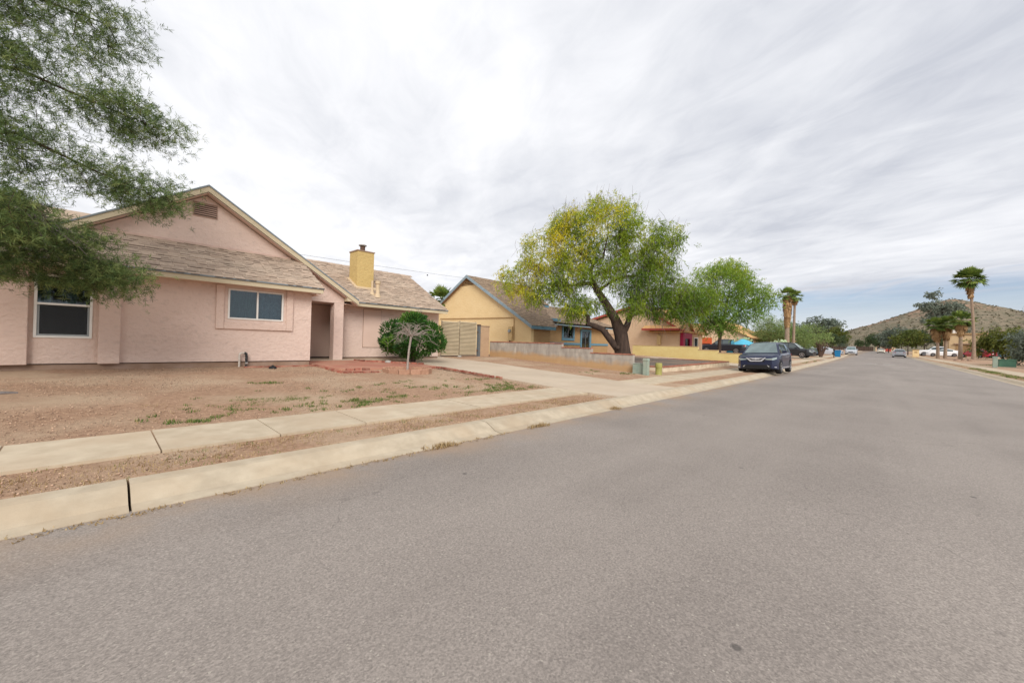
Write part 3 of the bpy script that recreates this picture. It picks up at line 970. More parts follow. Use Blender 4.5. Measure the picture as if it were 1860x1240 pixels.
# porch interior
pr = MB(); pr.box(4.67, 6.0, 15.95, 16.1, 0.5, 2.60); pr.build('porch_wall', m_pink, h1)
MB().box(4.67, 8.0, YG + 0.31, 16.6, 2.58, 2.63).build('porch_ceiling', m_pink, h1)
MB().box(4.68, 8.0, YG - 0.2, 16.6, 0.30, 0.515).build('porch_floor', m_drive, h1)
MB().box(6.0, 8.0, 15.95, 16.1, 0.5, 2.60).build('porch_wall', m_pink, h1)
dr = MB().box(5.25, 6.42, 15.905, 15.948, 0.56, 2.56).build('door', m_door, h1)
MB().lathe([(0.0, 0), (0.032, 0.004), (0.032, 0.03), (0.0, 0.045)], (5.36, 15.86, 1.5), 12, 'y').build('door_handle', m_metal, dr)
MB().box(5.20, 6.46, 15.80, 15.95, 0.515, 0.56).build('door_sill', m_dark, h1)
# rakes
for sx in (-1, 1):
    xe = GX + sx * 4.55
    a = Vector((GX, YG - 0.30, GZ - 0.035)); b = Vector((xe, YG - 0.30, rz_(xe) - 0.035))
    dd = Vector((0, 0, -0.155))
    MB().prism([a, b, b + dd, a + dd], (0, 0.04, 0)).build('rake_board', m_cream, h1)
    up = Vector((0, 0, 0.045))
    MB().prism([a + Vector((0, -0.02, 0.001)), b + Vector((0, -0.02, 0.001)), b + up + Vector((0, -0.02, 0)), a + up + Vector((0, -0.02, 0))], (0, 0.10, 0)).build('drip_edge', m_drip, h1)
    lo = Vector((0, 0, -0.165)); 
    MB().prism([a + lo + Vector((0, 0.045, 0)), b + lo + Vector((0, 0.045, 0)), b + lo + Vector((0, 0.045, -0.02)), a + lo + Vector((0, 0.045, -0.02))], (0, 0.255, 0)).build('soffit', m_pinktrim, h1)
    # roof plane
    c = a + Vector((0, 9.0, 0)); d = b + Vector((0, 9.0, 0))
    rf = MB().prism([a + Vector((0, 0.085, 0.01)), b + Vector((0, 0.085, 0.01)), d, c], (0, 0, -0.10)).build('roof', m_shing, h1)
# return box at the foot of the right rake
MB().prism([(6.35, YG - 0.26, 2.66), (6.35, YG - 0.26, 2.875), (6.76, YG - 0.26, 2.685), (6.76, YG - 0.26, 2.66)], (0, 0.55, 0)).build('eave_return', m_cream, h1)
# gable vent with louvres
gv = MB().box(1.92, 2.475, YG - 0.004, YG + 0.0, 4.74, 5.12).build('gable_vent', m_dark, h1)
frame_rect(1.91, 2.485, 4.73, 5.13, YG - 0.03, YG - 0.005, 0.022).build('vent_frame', m_vent, gv)
for k in range(6):
    z = 4.78 + k * 0.058
    MB().prism([(1.935, YG - 0.028, z), (1.935, YG - 0.006, z + 0.034), (1.935, YG - 0.006, z + 0.042), (1.935, YG - 0.028, z + 0.008)], (0.525, 0, 0)).build('slat', m_vent, gv)

# right wing
YW = 15.1
rw = MB(); rw.box(6.30, 11.06, YW, YW + 0.2, 0.575, 2.64); rw.box(10.86, 11.06, YW + 0.2, 20.6, 0.575, 2.64)
rw.prism([(10.86, 14.9, 2.64), (10.86, 17.85, 4.45), (10.86, 20.8, 2.64)], (0.2, 0, 0))
rw.build('wall', m_pink, h1)
MB().box(6.35, 11.05, YW + 0.02, YW + 0.2, 0.3, 0.57).build('foundation', m_stem, h1)
MB().box(6.35, 11.06, YW - 0.006, YW + 0.01, 0.566, 0.577).build('weep_screed', m_dark, h1)
bd = MB().box(7.40, 8.15, YW - 0.022, YW - 0.001, 0.97, 2.485).build('window_board', m_door, h1)
frame_rect(7.385, 8.165, 0.955, 2.5, YW - 0.012, YW - 0.001, 0.014).build('board_gap', m_stem, bd)
S2 = 0.557
v2 = Vector((0, 1, S2)).normalized(); n2_ = Vector((0, -S2, 1)).normalized()
EO2 = Vector((3.2, 14.48, 2.685)); wid2 = 11.12 - 3.2; len2 = 3.40 * math.sqrt(1 + S2 * S2)


def keep2(cx, cs):
    p = EO2 + u_ * cx + v2 * cs
    return p.x > GX + (GZ - p.z + 0.02) / GS - 0.02


zr1 = EO2 + v2 * len2


def pline(q): return q - n2_ * 0.004


rf2 = MB().prism([pline(Vector((6.80, 14.48, 2.685))), pline(Vector((11.12, 14.48, 2.685))), pline(Vector((11.12, zr1.y, zr1.z))), pline(Vector((3.85, zr1.y, zr1.z)))], -n2_ * 0.09).build('roof', m_under, h1)
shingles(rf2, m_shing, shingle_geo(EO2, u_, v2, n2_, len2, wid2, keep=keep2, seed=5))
rfb = MB().prism([(3.85, zr1.y, zr1.z), (11.12, zr1.y, zr1.z), (11.12, 21.2, 2.685), (6.8, 21.2, 2.685)], (0, -0.03, -0.09)).build('roof', m_shing, h1)
MB().box(6.78, 11.10, 14.49, 14.53, 2.535, 2.655).build('fascia', m_cream, h1)
MB().box(6.78, 11.13, 14.455, 14.50, 2.657, 2.692).build('drip_edge', m_drip, h1)
MB().box(6.36, 11.06, 14.532, YW - 0.002, 2.56, 2.585).build('soffit', m_pinktrim, h1)
MB().prism([(11.065, 14.54, 2.535), (11.065, zr1.y, zr1.z - 0.17), (11.065, zr1.y, zr1.z - 0.02), (11.065, 14.54, 2.66)], (0.04, 0, 0)).build('rake_board', m_cream, h1)
# ridge caps
rc = MB()
for k in range(22):
    xa = 4.1 + k * 0.325
    rc.obox((xa + 0.16, zr1.y - 0.06, zr1.z + 0.0), (0.175, 0, 0.006), (0, 0.075, 0.042), (0, -0.004, 0.008), random.random())
    rc.obox((xa + 0.16, zr1.y + 0.06, zr1.z + 0.0), (0.175, 0, 0.006), (0, 0.075, -0.042), (0, 0.004, 0.008), random.random())
rc.build('ridge_cap', m_shing, rf2)
# house number hardware hanging on the fascia
for k in range(4):
    MB().box(9.46 + k * 0.08, 9.478 + k * 0.08, 14.475, 14.489, 2.50, 2.655).build('house_number_hook', m_metal, h1)

# main roof rising behind on the far left
MB().prism([(-9, 15.2, 3.0), (1.2, 15.2, 3.0), (1.2, 19.0, 5.15), (-9, 19.0, 5.15)], (0, 0.05, -0.1)).build('roof', m_shing, h1)

# chimney
ch = MB().box(7.43, 8.15, 15.81, 16.55, 3.30, 4.93).build('chimney', m_chim, h1, bevel=0.01)
MB().box(7.405, 8.175, 15.785, 16.575, 4.932, 4.975).build('chimney_cap', m_stem, ch)
fl = MB(); fl.lathe([(0.10, 0), (0.10, 0.20)], (7.72, 16.0, 4.976), 16); fl.build('flue', m_rust, ch, smooth_=40)
MB().lathe([(0.0, 0.0), (0.155, 0.0), (0.16, 0.035), (0.12, 0.055), (0, 0.06)], (7.72, 16.0, 5.19), 16).build('flue_cap', m_metal, ch, smooth_=40)
fb = MB(); fb.obox((7.79, 15.74, 3.415), (0.46, 0, 0), (0, 0.09, 0.05), (0, -0.006, 0.011)); fb.obox((7.375, 16.1, 3.625), (0.06, 0, 0), (0, 0.45, 0.25), (0, -0.006, 0.011))
fb.build('flashing', m_ventpipe, ch)
vp = MB(); vp.lathe([(0.14, -0.06), (0.085, 0.10), (0.075, 0.12), (0.075, 0.5), (0.105, 0.5), (0.105, 0.62), (0.0, 0.63)], (7.98, 15.10, 3.06), 14)
vp.build('roof_vent', m_ventpipe, h1, smooth_=40)
vp = MB(); vp.lathe([(0.12, -0.06), (0.06, 0.08), (0.045, 0.1), (0.045, 0.52), (0.0, 0.53)], (7.83, 15.28, 3.16), 12)
vp.build('roof_vent', m_ventpipe, h1, smooth_=40)
fb = MB(); fb.obox((7.93, 15.05, 2.995 + 0.02), (0.2, 0, 0), (0, 0.16, 0.09), (0, -0.004, 0.008)); fb.build('flashing', m_ventpipe, h1)

# ------------------------------------------------------------------ things in the yard
sp_ = empty('standpipe', 'bent water pipe with black wrap standing against the pink wall', 'pipe', (2.85, 12.88, 0.43))
MB().tube([(-0.06, 0, -0.1), (-0.06, 0, 0.33), (-0.05, 0, 0.365), (-0.02, 0, 0.385), (0.05, 0, 0.385)], 0.026, 10).build('pipe', m_pipe, sp_, smooth_=40)
MB().tube([(0.05, 0, 0.385), (0.08, 0, 0.385), (0.10, 0, 0.365), (0.105, 0, 0.33), (0.105, 0, 0.19)], 0.034, 10).build('pipe_wrap', m_tape, sp_, smooth_=40)
MB().tube([(0.105, 0, 0.19), (0.105, 0, -0.1)], 0.030, 10).build('pipe', m_tape, sp_, smooth_=40)
MB().tube([(0.075, 0, 0.10), (0.135, 0, 0.10)], 0.045, 10).build('valve', m_metal, sp_, smooth_=40)

bx = empty('black_cap', 'small black plastic cap lying in the dirt below the bedroom window', 'cap', (3.45, 12.3, G(3.45, 12.3)))
MB().lathe([(0.0, 0.0), (0.10, 0.0), (0.095, 0.03), (0.06, 0.065), (0.0, 0.075)], (0, 0, 0), 14).build('cap', m_black, bx, smooth_=40)
MB().lathe([(0.0, 0.0), (0.03, 0.0), (0.03, 0.02), (0.0, 0.025)], (0.0, 0, 0.07), 10).build('knob', m_black, bx, smooth_=40)

# log lying at far left of the yard
lg = MB(); lg.tube([(0, 0, 0.02), (0.12, 0.06, 0.035), (0.3, 0.11, 0.03), (0.42, 0.13, 0.02)], [0.028, 0.035, 0.03, 0.018], 8)
o = lg.build('branch', m_twig, None, smooth_=60); o.location = (-1.18, 9.6, G(-1.1, 9.6)); tag(o, 'short broken branch lying on the bare yard near the pine', 'branch')


# brick path slabs
def brick(parent, c, rz, s=(0.10, 0.05, 0.03), mat=None, name='brick', tilt=0.0):
    o = bpy.data.objects.new(name, BRICK[mat or 'b']); C.objects.link(o)
    o.parent = parent
    o.location = c; o.rotation_euler = (tilt, random.uniform(-0.06, 0.06), rz); o.scale = s
    return o


def bevbox(name, mat):
    mb = MB(); b = 0.06
    mb.box(-1, 1, -1, 1, -1, 1)
    me = mb.mesh(name); me.materials.append(mat)
    return me


BRICK = {'b': bevbox('brick', m_brick), 'c': bevbox('cap_brick', m_cap)}

patio = MB()
PZ_ = 0.472


def pzone(pts, z0, z1):
    return MB().prism([(a, b, z0) for a, b in pts], (0, 0, z1 - z0))


po = empty('patio', kind='structure')
pts = [(4.72, 13.05), (4.80, 11.9), (5.05, 11.35), (7.0, 11.15), (8.30, 11.2), (8.30, 12.1), (8.05, 12.35), (6.75, 13.7), (6.6, 14.25), (4.70, 14.28)]
pm = MB()
zt = lambda x_, y_: 0.405 + (y_ - 11.15) / 3.2 * 0.098
top = [(a, b, zt(a, b)) for a, b in pts]; bot = [(a, b, 0.15) for a, b in pts]
n = len(pts)
pm.add(top + bot, [tuple(range(n))] + [((i + 1) % n, i, i + n, (i + 1) % n + n) for i in range(n)])
pm.build('slab', m_patio, po)
st = MB(); st.prism([(4.80, 11.33, 0.2), (5.78, 11.12, 0.2), (5.80, 10.62, 0.2), (4.80, 10.85, 0.2), (4.72, 11.1, 0.2)], (0, 0, 0.168))
st.build('step', m_patio, po)


def edging(parent, path, z=None, step=0.205, mat='b', lift=0.0, jit=0.04, s=(0.10, 0.048, 0.032)):
    for (a, b) in zip(path[:-1], path[1:]):
        L_ = math.hypot(b[0] - a[0], b[1] - a[1]); k = max(1, int(L_ / step)); ang = math.atan2(b[1] - a[1], b[0] - a[0])
        for i in range(k):
            f = (i + 0.5) / k
            x_, y_ = a[0] + (b[0] - a[0]) * f, a[1] + (b[1] - a[1]) * f
            zz = (G(x_, y_) if z is None else z(x_, y_)) + lift
            brick(parent, (x_ + random.uniform(-jit, jit) * 0.3, y_ + random.uniform(-jit, jit) * 0.5, zz), ang + random.uniform(-jit, jit), s, mat, tilt=random.uniform(-0.05, 0.05))


e1 = empty('brick_edging', 'low red brick border round the front of the red patio', 'edging', (0, 0, 0))
edging(e1, [(4.70, 12.98), (4.76, 11.9), (4.70, 11.1), (4.76, 10.80), (5.72, 10.57)], lift=0.015)
edging(e1, [(5.02, 11.30), (5.75, 11.2)], z=lambda a, b: 0.40)
edging(e1, [(7.15, 11.13), (8.34, 11.15)], lift=0.02)
e2 = empty('brick_edging', 'line of loose old bricks along the left side of the driveway', 'edging', (0, 0, 0))
edging(e2, [(8.27, 11.1), (8.28, 9.5), (8.26, 8.2)], lift=0.02, jit=0.1)
e3 = empty('brick_edging', 'short brick border along the bed in front of the dark green bush', 'edging', (0, 0, 0))
edging(e3, [(6.62, 14.15), (6.8, 13.65), (8.1, 12.3), (8.3, 12.1)], z=lambda a, b: zt(a, b) + 0.02, lift=0.0)
e4 = empty('paver_row', 'flat red pavers half buried along the foot of the pink wall', 'pavers', (0, 0, 0))
for k in range(9):
    xa = 3.0 + k * 0.2
    brick(e4, (xa, 12.72 + random.uniform(-0.04, 0.04), G(xa, 12.7) + 0.008), random.uniform(-0.15, 0.15), (0.13, 0.09, 0.018))

# weeping sapling in a scalloped ring
TX, TY = 6.55, 10.45
TZ = G(TX, TY)
ring = empty('edging_ring', 'scalloped terracotta edging ring round the bare sapling', 'edging', (TX, TY, TZ))
sc_m = MB()
prof = [(-0.15, -0.08), (0.15, -0.08), (0.15, 0.085)] + [(0.15 - 0.30 * i / 12, 0.085 + 0.028 * abs(math.sin(3 * math.pi * i / 12))) for i in range(1, 12)] + [(-0.15, 0.085)]
sc_m.prism([(a, -0.03, b) for a, b in prof], (0, 0.06, 0))
sc_me = sc_m.mesh('edging_stone'); sc_me.materials.append(m_scallop)
for k in range(14):
    a = k * 2 * math.pi / 14
    o = bpy.data.objects.new('edging_stone', sc_me); C.objects.link(o); o.parent = ring
    o.location = (0.68 * math.cos(a), 0.68 * math.sin(a), 0.02); o.rotation_euler = (random.uniform(-0.05, 0.05), 0, a + math.pi / 2)
MB().lathe([(0.0, 0.02), (0.63, 0.02), (0.64, 0.0)], (0, 0, 0.02), 20).build('soil', m_ground, ring)
rk = MB(); rk.lathe([(0, 0), (0.09, 0.01), (0.10, 0.06), (0.06, 0.11), (0, 0.125)], (0, 0, 0), 9)
o = rk.build('stone', m_patio, None, smooth_=50); o.location = (TX + 0.16, TY + 0.22, TZ + 0.04); tag(o, 'red rounded stone inside the terracotta ring', 'stone')
rk = MB(); rk.lathe([(0, 0), (0.12, 0.01), (0.13, 0.05), (0.08, 0.10), (0, 0.11)], (0, 0, 0), 10)
o = rk.build('stone', m_wgrey, None, smooth_=50); o.location = (7.38, 13.05, 0.44); tag(o, 'grey stone in the brick bed beside the dark green bush', 'stone')

sap = empty('sapling', 'bare weeping sapling with pale trunk and drooping leafless twigs', 'tree', (TX, TY, TZ))
MB().tube([(0, 0, -0.1), (0.015, 0.01, 0.3), (0.05, 0.02, 0.65), (0.10, 0.03, 0.95), (0.12, 0.03, 1.12)], [0.040, 0.034, 0.030, 0.032, 0.038], 9).build('trunk', m_palebark, sap, smooth_=60)
tw = MB(); rr = random.Random(4)
for k in range(30):
    a = rr.uniform(0, 6.28); L_ = rr.uniform(0.35, 0.95); rise = rr.uniform(0.1, 0.42); drop = rr.uniform(-0.1, 0.75) if L_ > 0.5 else rr.uniform(-0.1, 0.3)
    p0 = Vector((0.12, 0.03, 1.08)); pts = []
    for i in range(8):
        t = i / 7
        pts.append(p0 + Vector((math.cos(a + 0.4 * t * rr.uniform(-1, 1)) * L_ * t ** 0.8, math.sin(a) * L_ * t ** 0.8, rise * math.sin(min(1, t * 1.6) * math.pi * 0.5) - drop * max(0, t - 0.35) ** 1.6 * 1.6)))
    tw.tube(pts, [0.0085 * (1 - 0.7 * i / 7) for i in range(8)], 5)
    for q in range(7):
        i = rr.randint(2, 6); b0 = pts[i]; d = Vector((rr.uniform(-1, 1), rr.uniform(-1, 1), rr.uniform(-0.9, 0.5))) * rr.uniform(0.12, 0.3)
        tw.tube([b0, b0 + d * 0.5 + Vector((0, 0, 0.03)), b0 + d], [0.0035, 0.003, 0.002], 4)
tw.build('branches', m_palebark, sap)


# ------------------------------------------------------------------ foliage helpers
def leaf_quads(P0, D, length, width, droop=0.0, var=None, bend=True):
    """P0 (n,3) start, D (n,3) unit directions -> narrow two-segment leaves"""
    n = len(P0)
    side = np.cross(D, RNG.normal(size=(n, 3)))
    side /= np.linalg.norm(side, axis=1)[:, None] + 1e-9
    ln = length[:, None] if hasattr(length, '__len__') else length
    w = width[:, None] if hasattr(width, '__len__') else width
    mid = P0 + D * ln * 0.55
    mid[:, 2] -= 0.15 * droop * np.ravel(ln if hasattr(ln, '__len__') else np.full(n, ln))
    tip = P0 + D * ln
    tip[:, 2] -= 0.55 * droop * np.ravel(ln if hasattr(ln, '__len__') else np.full(n, ln))
    V = np.stack([P0, mid + side * w, tip, mid - side * w], 1).reshape(-1, 3)
    F = np.arange(n * 4).reshape(-1, 4)
    return V, F, (RNG.random(n) if var is None else var)


def unit(a):
    return a / (np.linalg.norm(a, axis=1)[:, None] + 1e-9)


def in_blobs(blobs, n, shell=0.0):
    """random points inside a list of (cx,cy,cz,rx,ry,rz,weight); returns points, blob id and unit offset"""
    b = np.array(blobs, float)
    w = b[:, 6] if b.shape[1] > 6 else (b[:, 3] * b[:, 4] * b[:, 5])
    k = RNG.choice(len(b), n, p=w / w.sum())
    d = unit(RNG.normal(size=(n, 3))); r = (shell + (1 - shell) * RNG.random(n)) ** (1 / 3)
    off = d * r[:, None]
    return b[k, :3] + off * b[k, 3:6], k, off


def grow(trunks, tips, seg=0.45, wig=0.10, tip_r=0.006, power=2.2, sag=0.0):
    """trunks: list of (points, radii). every tip is joined to the nearest skeleton node; returns list of (pts, radii)"""
    nodes = []; par = []; fixed = []
    for pts, rad in trunks:
        prev = -1
        for i in range(len(pts) - 1):
            a, b = Vector(pts[i]), Vector(pts[i + 1]); k = max(1, int((b - a).length / seg))
            for j in range(k):
                f = j / k
                q = a.lerp(b, f)
                if prev < 0 and nodes:
                    dd = [(Vector(x) - q).length for x in nodes]; prev = int(np.argmin(dd))
                nodes.append(tuple(q)); par.append(prev); fixed.append(rad[i] + (rad[i + 1] - rad[i]) * f); prev = len(nodes) - 1
        nodes.append(tuple(pts[-1])); par.append(prev); fixed.append(rad[-1])
    n0 = len(nodes)
    A = np.zeros((n0 + len(tips) * 24, 3)); A[:n0] = nodes; cnt = n0
    par = par + []; 
    base = np.array(trunks[0][0][0])
    tips = np.asarray(tips)
    dmin = np.min(np.linalg.norm(tips[:, None, :] - A[None, :n0, :], axis=2), axis=1)
    leafids = []
    for t in np.argsort(dmin):
        p = tips[t]
        d = np.linalg.norm(A[:cnt] - p, axis=1)
        # prefer nodes lower and nearer the trunk so that limbs sweep outward
        cost = d + 0.25 * np.maximum(0, A[:cnt, 2] - p[2]) 
        j = int(np.argmin(cost)); a = A[j]; L_ = d[j]; k = min(20, max(1, int(L_ / seg)))
        prev = j
        off = RNG.normal(size=3) * wig * L_
        for i in range(1, k + 1):
            f = i / k
            q = a + (p - a) * f + off * math.sin(f * math.pi) + np.array([0, 0, sag * L_ * math.sin(f * math.pi)])
            A[cnt] = q; par.append(prev); fixed.append(0.0); prev = cnt; cnt += 1
        leafids.append(prev)
    R = np.zeros(cnt)
    acc = np.zeros(cnt)
    kids = [[] for _ in range(cnt)]
    for i in range(cnt):
        if par[i] >= 0: kids[par[i]].append(i)
    for i in range(cnt - 1, -1, -1):
        if not kids[i]: acc[i] = max(acc[i], tip_r ** power)
        if par[i] >= 0: acc[par[i]] += acc[i]
    R = acc ** (1 / power)
    for i in range(n0): R[i] = max(fixed[i], min(R[i], fixed[i] * 1.1))
    lim = 0.11
    for i in range(n0, cnt): R[i] = min(R[i], lim)
    # chains
    chains = []
    stack = [i for i in range(cnt) if par[i] < 0]
    done = set()
    todo = [(i, None) for i in stack]
    while todo:
        s, pr_ = todo.pop()
        ch_ = [] if pr_ is None else [(tuple(A[pr_]), min(R[pr_], R[s] * 1.15))]
        i = s
        while True:
            ch_.append((tuple(A[i]), R[i]))
            ks = kids[i]
            if not ks: break
            big = max(ks, key=lambda q: R[q] + (10 if q < n0 and i < n0 else 0))
            for q in ks:
                if q != big: todo.append((q, i))
            i = big
        chains.append(ch_)
    return chains, A[leafids]


def wood(chains, name, mat, parent, n=6, minr=0.0):
    mb = MB()
    for c in chains:
        if len(c) < 2: continue
        r = [max(q[1], minr) for q in c]
        mb.tube([q[0] for q in c], r, n if max(r) > 0.03 else 4, cap=False)
    return mb.build(name, mat, parent, smooth_=70)


# ------------------------------------------------------------------ dark green bush
BX, BY = 8.55, 13.3
bz = G(BX, BY)
bush = empty('bush', 'dense rounded dark green juniper bush by the pink house wall', 'bush', (BX, BY, bz))
blobs = [(0, 0, 0.85, 0.95, 0.85, 0.78, 2.2)]
rr = random.Random(12)
for k in range(34):
    a = rr.uniform(0, 6.28); e_ = rr.uniform(-0.5, 1.35)
    k_ = rr.uniform(0.85, 1.12); blobs.append((1.05 * k_ * math.cos(a) * math.cos(e_), 0.95 * k_ * math.sin(a) * math.cos(e_), 0.90 + 0.85 * k_ * math.sin(e_), rr.uniform(0.18, 0.42), rr.uniform(0.18, 0.42), rr.uniform(0.16, 0.40), rr.uniform(0.08, 0.26)))
pp, kk, off = in_blobs(blobs, 15000, 0.35)
pp[:, 2] = np.maximum(pp[:, 2], 0.02) * 0.90
dd = unit(off * np.array([1, 1, 0.5]) + np.array([0, 0, 0.9]) + RNG.normal(size=pp.shape) * 0.5)
bv = np.array([rr.random() for _ in blobs])[kk]
V, F, vr_ = leaf_quads(pp, dd, RNG.uniform(0.09, 0.20, len(pp)), RNG.uniform(0.012, 0.024, len(pp)), 0.0, np.clip(0.65 * bv + 0.35 * RNG.random(len(pp)), 0, 1))
obj('foliage', np_mesh('foliage', V, F, False, vr_), m_jun, bush)
cw = MB()
for k in range(14):
    a = rr.uniform(0, 6.28); r = rr.uniform(0.2, 0.8)
    cw.tube([(0.1 * math.cos(a), 0.1 * math.sin(a), -0.1), (r * 0.5 * math.cos(a), r * 0.5 * math.sin(a), 0.5), (r * math.cos(a), r * math.sin(a), 1.2)], [0.04, 0.025, 0.01], 5)
cw.build('stems', m_bark, bush)

# ------------------------------------------------------------------ gate, posts, block wall
gt = empty('gate', 'tan ribbed sheet metal double gate at the end of the driveway', 'gate', (11.9, 16.0, 0.5))


def leaf_gate(x0, x1, z0, z1, dy):
    for k in range(25):
        za = z0 + (z1 - z0) * k / 25; zb = z0 + (z1 - z0) * (k + 1) / 25
        mb = MB()
        h = zb - za
        mb.prism([(x0, dy + 0.02, za + h * 0.10), (x0, dy - 0.045, za + h * 0.22), (x0, dy - 0.045, za + h * 0.72), (x0, dy + 0.02, zb - h * 0.06)], (x1 - x0, 0, 0))
        mb.build('slat', m_gate, gt)
    MB().box(x0 + 0.01, x1 - 0.01, dy + 0.052, dy + 0.058, z0, z1).build('gate_backing', m_stem, gt)
    mb = MB(); mb.box(x0 - 0.0, x0 + 0.05, dy + 0.024, dy + 0.05, z0 - 0.03, z1 + 0.02); mb.box(x1 - 0.05, x1, dy + 0.024, dy + 0.05, z0 - 0.03, z1 + 0.02)
    mb.box(x0 + 0.05, x1 - 0.05, dy + 0.024, dy + 0.05, z0 - 0.03, z0 + 0.02)
    mb.build('gate_frame', m_gpost, gt)


leaf_gate(0.02, 1.11, 0.07, 1.80, 0.0)
leaf_gate(1.19, 2.34, 0.09, 1.84, 0.02)
MB().tube([(1.15, 0.02, -0.05), (1.15, 0.02, 1.45)], 0.025, 8).build('centre_rod', m_rust, gt)
MB().lathe([(0, 0), (0.12, 0), (0.10, 0.05), (0.04, 0.08), (0, 0.08)], (1.15, -0.06, 0.0), 10).build('door_stop', m_wgrey, gt, smooth_=40)
gp_ = empty('gate_post', 'dark blue grey steel post beside the tan gate', 'post', (14.42, 16.02, 0.45))
MB().box(-0.05, 0.09, -0.05, 0.09, 0.0, 1.72).build('post', m_gpost, gp_)
MB().box(-0.06, 0.10, -0.06, 0.10, 1.72, 1.80).build('post_cap', m_rust, gp_)
MB().box(-0.12, -0.05, -0.02, 0.02, 1.35, 1.43).build('hinge', m_rust, gp_)
MB().box(-0.12, -0.05, -0.02, 0.02, 0.35, 0.43).build('hinge', m_rust, gp_)
tg = empty('side_wall', 'short tan wall between the gate post and the grey block wall', 'wall', (14.5, 16.1, 0.3))
MB().box(0.06, 0.78, 0.0, 0.2, 0.0, 1.86).build('wall', m_tanwall, tg)
MB().box(0.04, 0.80, -0.02, 0.22, 1.862, 1.90).build('cap', m_stem, tg)
# the grey wall: soil-stained weathered render
def stained(name):
    m = M(name, (0.42, 0.375, 0.32), (0.30, 0.265, 0.23), scale=5, rough=0.95, bump=0.5, bscale=18, c3=(0.58, 0.52, 0.44), scale3=1.1, amt3=0.8, stretch=(1, 1, 0.35), lo3=0.56, hi3=0.62, detail=8)
    t = m.node_tree; b = t.nodes['Principled BSDF']; lk = t.links.new
    src = b.inputs['Base Color'].links[0].from_socket
    geo = t.nodes.new('ShaderNodeNewGeometry'); sx = t.nodes.new('ShaderNodeSeparateXYZ'); lk(geo.outputs['Position'], sx.inputs[0])
    # splash-back of red soil on the lower courses; its upper edge follows the ground, which falls towards the street
    mr = t.nodes.new('ShaderNodeMapRange'); lk(sx.outputs[1], mr.inputs[0])
    for i, v in ((1, 7.5), (2, 16.5), (3, 0.50), (4, 0.84)): mr.inputs[i].default_value = v
    nz = t.nodes.new('ShaderNodeTexNoise'); nz.inputs['Scale'].default_value = 2.2; nz.inputs['Detail'].default_value = 6; lk(geo.outputs['Position'], nz.inputs['Vector'])
    ad = t.nodes.new('ShaderNodeMath'); ad.operation = 'MULTIPLY_ADD'; lk(nz.outputs['Fac'], ad.inputs[0]); ad.inputs[1].default_value = 0.5; lk(mr.outputs[0], ad.inputs[2])
    sb = t.nodes.new('ShaderNodeMath'); sb.operation = 'SUBTRACT'; lk(ad.outputs[0], sb.inputs[0]); lk(sx.outputs[2], sb.inputs[1])
    mk = t.nodes.new('ShaderNodeMapRange'); lk(sb.outputs[0], mk.inputs[0])
    for i, v in ((1, 0.12), (2, 0.34), (3, 0.0), (4, 0.88)): mk.inputs[i].default_value = v
    mi = t.nodes.new('ShaderNodeMix'); mi.data_type = 'RGBA'; lk(mk.outputs[0], mi.inputs[0]); lk(src, mi.inputs[6]); mi.inputs[7].default_value = (0.47, 0.29, 0.135, 1)
    lk(mi.outputs[2], b.inputs['Base Color'])
    return m


m_block = stained('stained_block_wall')
gw = empty('block_wall', 'weathered grey block wall stepping down beside the driveway, red brick cap', 'wall', (0, 0, 0))
WX = 15.35
steps = [(11.14, 16.1, 1.31), (9.50, 11.14, 1.13), (7.50, 9.50, 0.925)]
for i, (ya, yb, zt_) in enumerate(steps):
    # courses of block, joints raked slightly
    k = 0
    zz = zt_
    ci = 0
    while zz > 0.1:
        za = max(zz - 0.20, 0.05)
        y = ya + (0.2 if ci % 2 else 0.0)
        ys = [ya] + list(np.arange(y + 0.4 if ci % 2 == 0 else y, yb - 0.1, 0.4)) + [yb]
        ys = sorted(set([round(q, 3) for q in ys]))
        for p0, p1 in zip(ys[:-1], ys[1:]):
            if p1 - p0 < 0.03: continue
            j = random.uniform(-0.003, 0.003)
            MB().box(WX + j, WX + 0.15, p0 + 0.0015, p1 - 0.0015, za + 0.0015, zz - 0.0015).build('block', m_block, gw)
        zz = za; ci += 1
    for y in np.arange(ya + 0.10, yb, 0.205):
        brick(gw, (WX + 0.08, y, zt_ + 0.024), math.pi / 2, (0.10, 0.10, 0.022), 'c')
# utility boxes by the end of that wall
ub = empty('utility_cabinet', 'low pale grey green box against the end of the grey wall', 'utility box', (15.12, 7.15, 0.16))
MB().box(-0.02, 0.20, -0.20, 0.24, -0.1, 0.42).build('body', m_util, ub, bevel=0.01)
MB().box(-0.035, 0.215, -0.215, 0.255, 0.422, 0.45).build('lid', m_util, ub, bevel=0.008)
up_ = empty('utility_pedestal', 'taller grey green pedestal beside the low utility box', 'pedestal', (15.02, 6.78, 0.15))
MB().box(-0.09, 0.09, -0.10, 0.10, -0.1, 0.58).build('body', m_util, up_, bevel=0.01)
MB().prism([(-0.105, -0.115, 0.58), (-0.105, 0.115, 0.58), (-0.105, 0.09, 0.68), (-0.105, -0.09, 0.68)], (0.21, 0, 0)).build('hood', m_util, up_, bevel=0.008)
MB().box(-0.094, -0.0905, -0.08, 0.08, 0.05, 0.5).build('door', m_util, up_)
op = empty('cable_pedestal', 'round topped olive green pedestal next to the planter corner', 'pedestal', (15.85, 6.62, 0.15))
MB().lathe([(0.14, -0.1), (0.14, 0.0), (0.125, 0.02), (0.125, 0.30)], (0, 0, 0), 16).build('base', m_olive, op, smooth_=40)
MB().lathe([(0.135, 0.30), (0.135, 0.46), (0.12, 0.49), (0.0, 0.50)], (0, 0, 0), 16).build('cap', m_olive, op, smooth_=40)

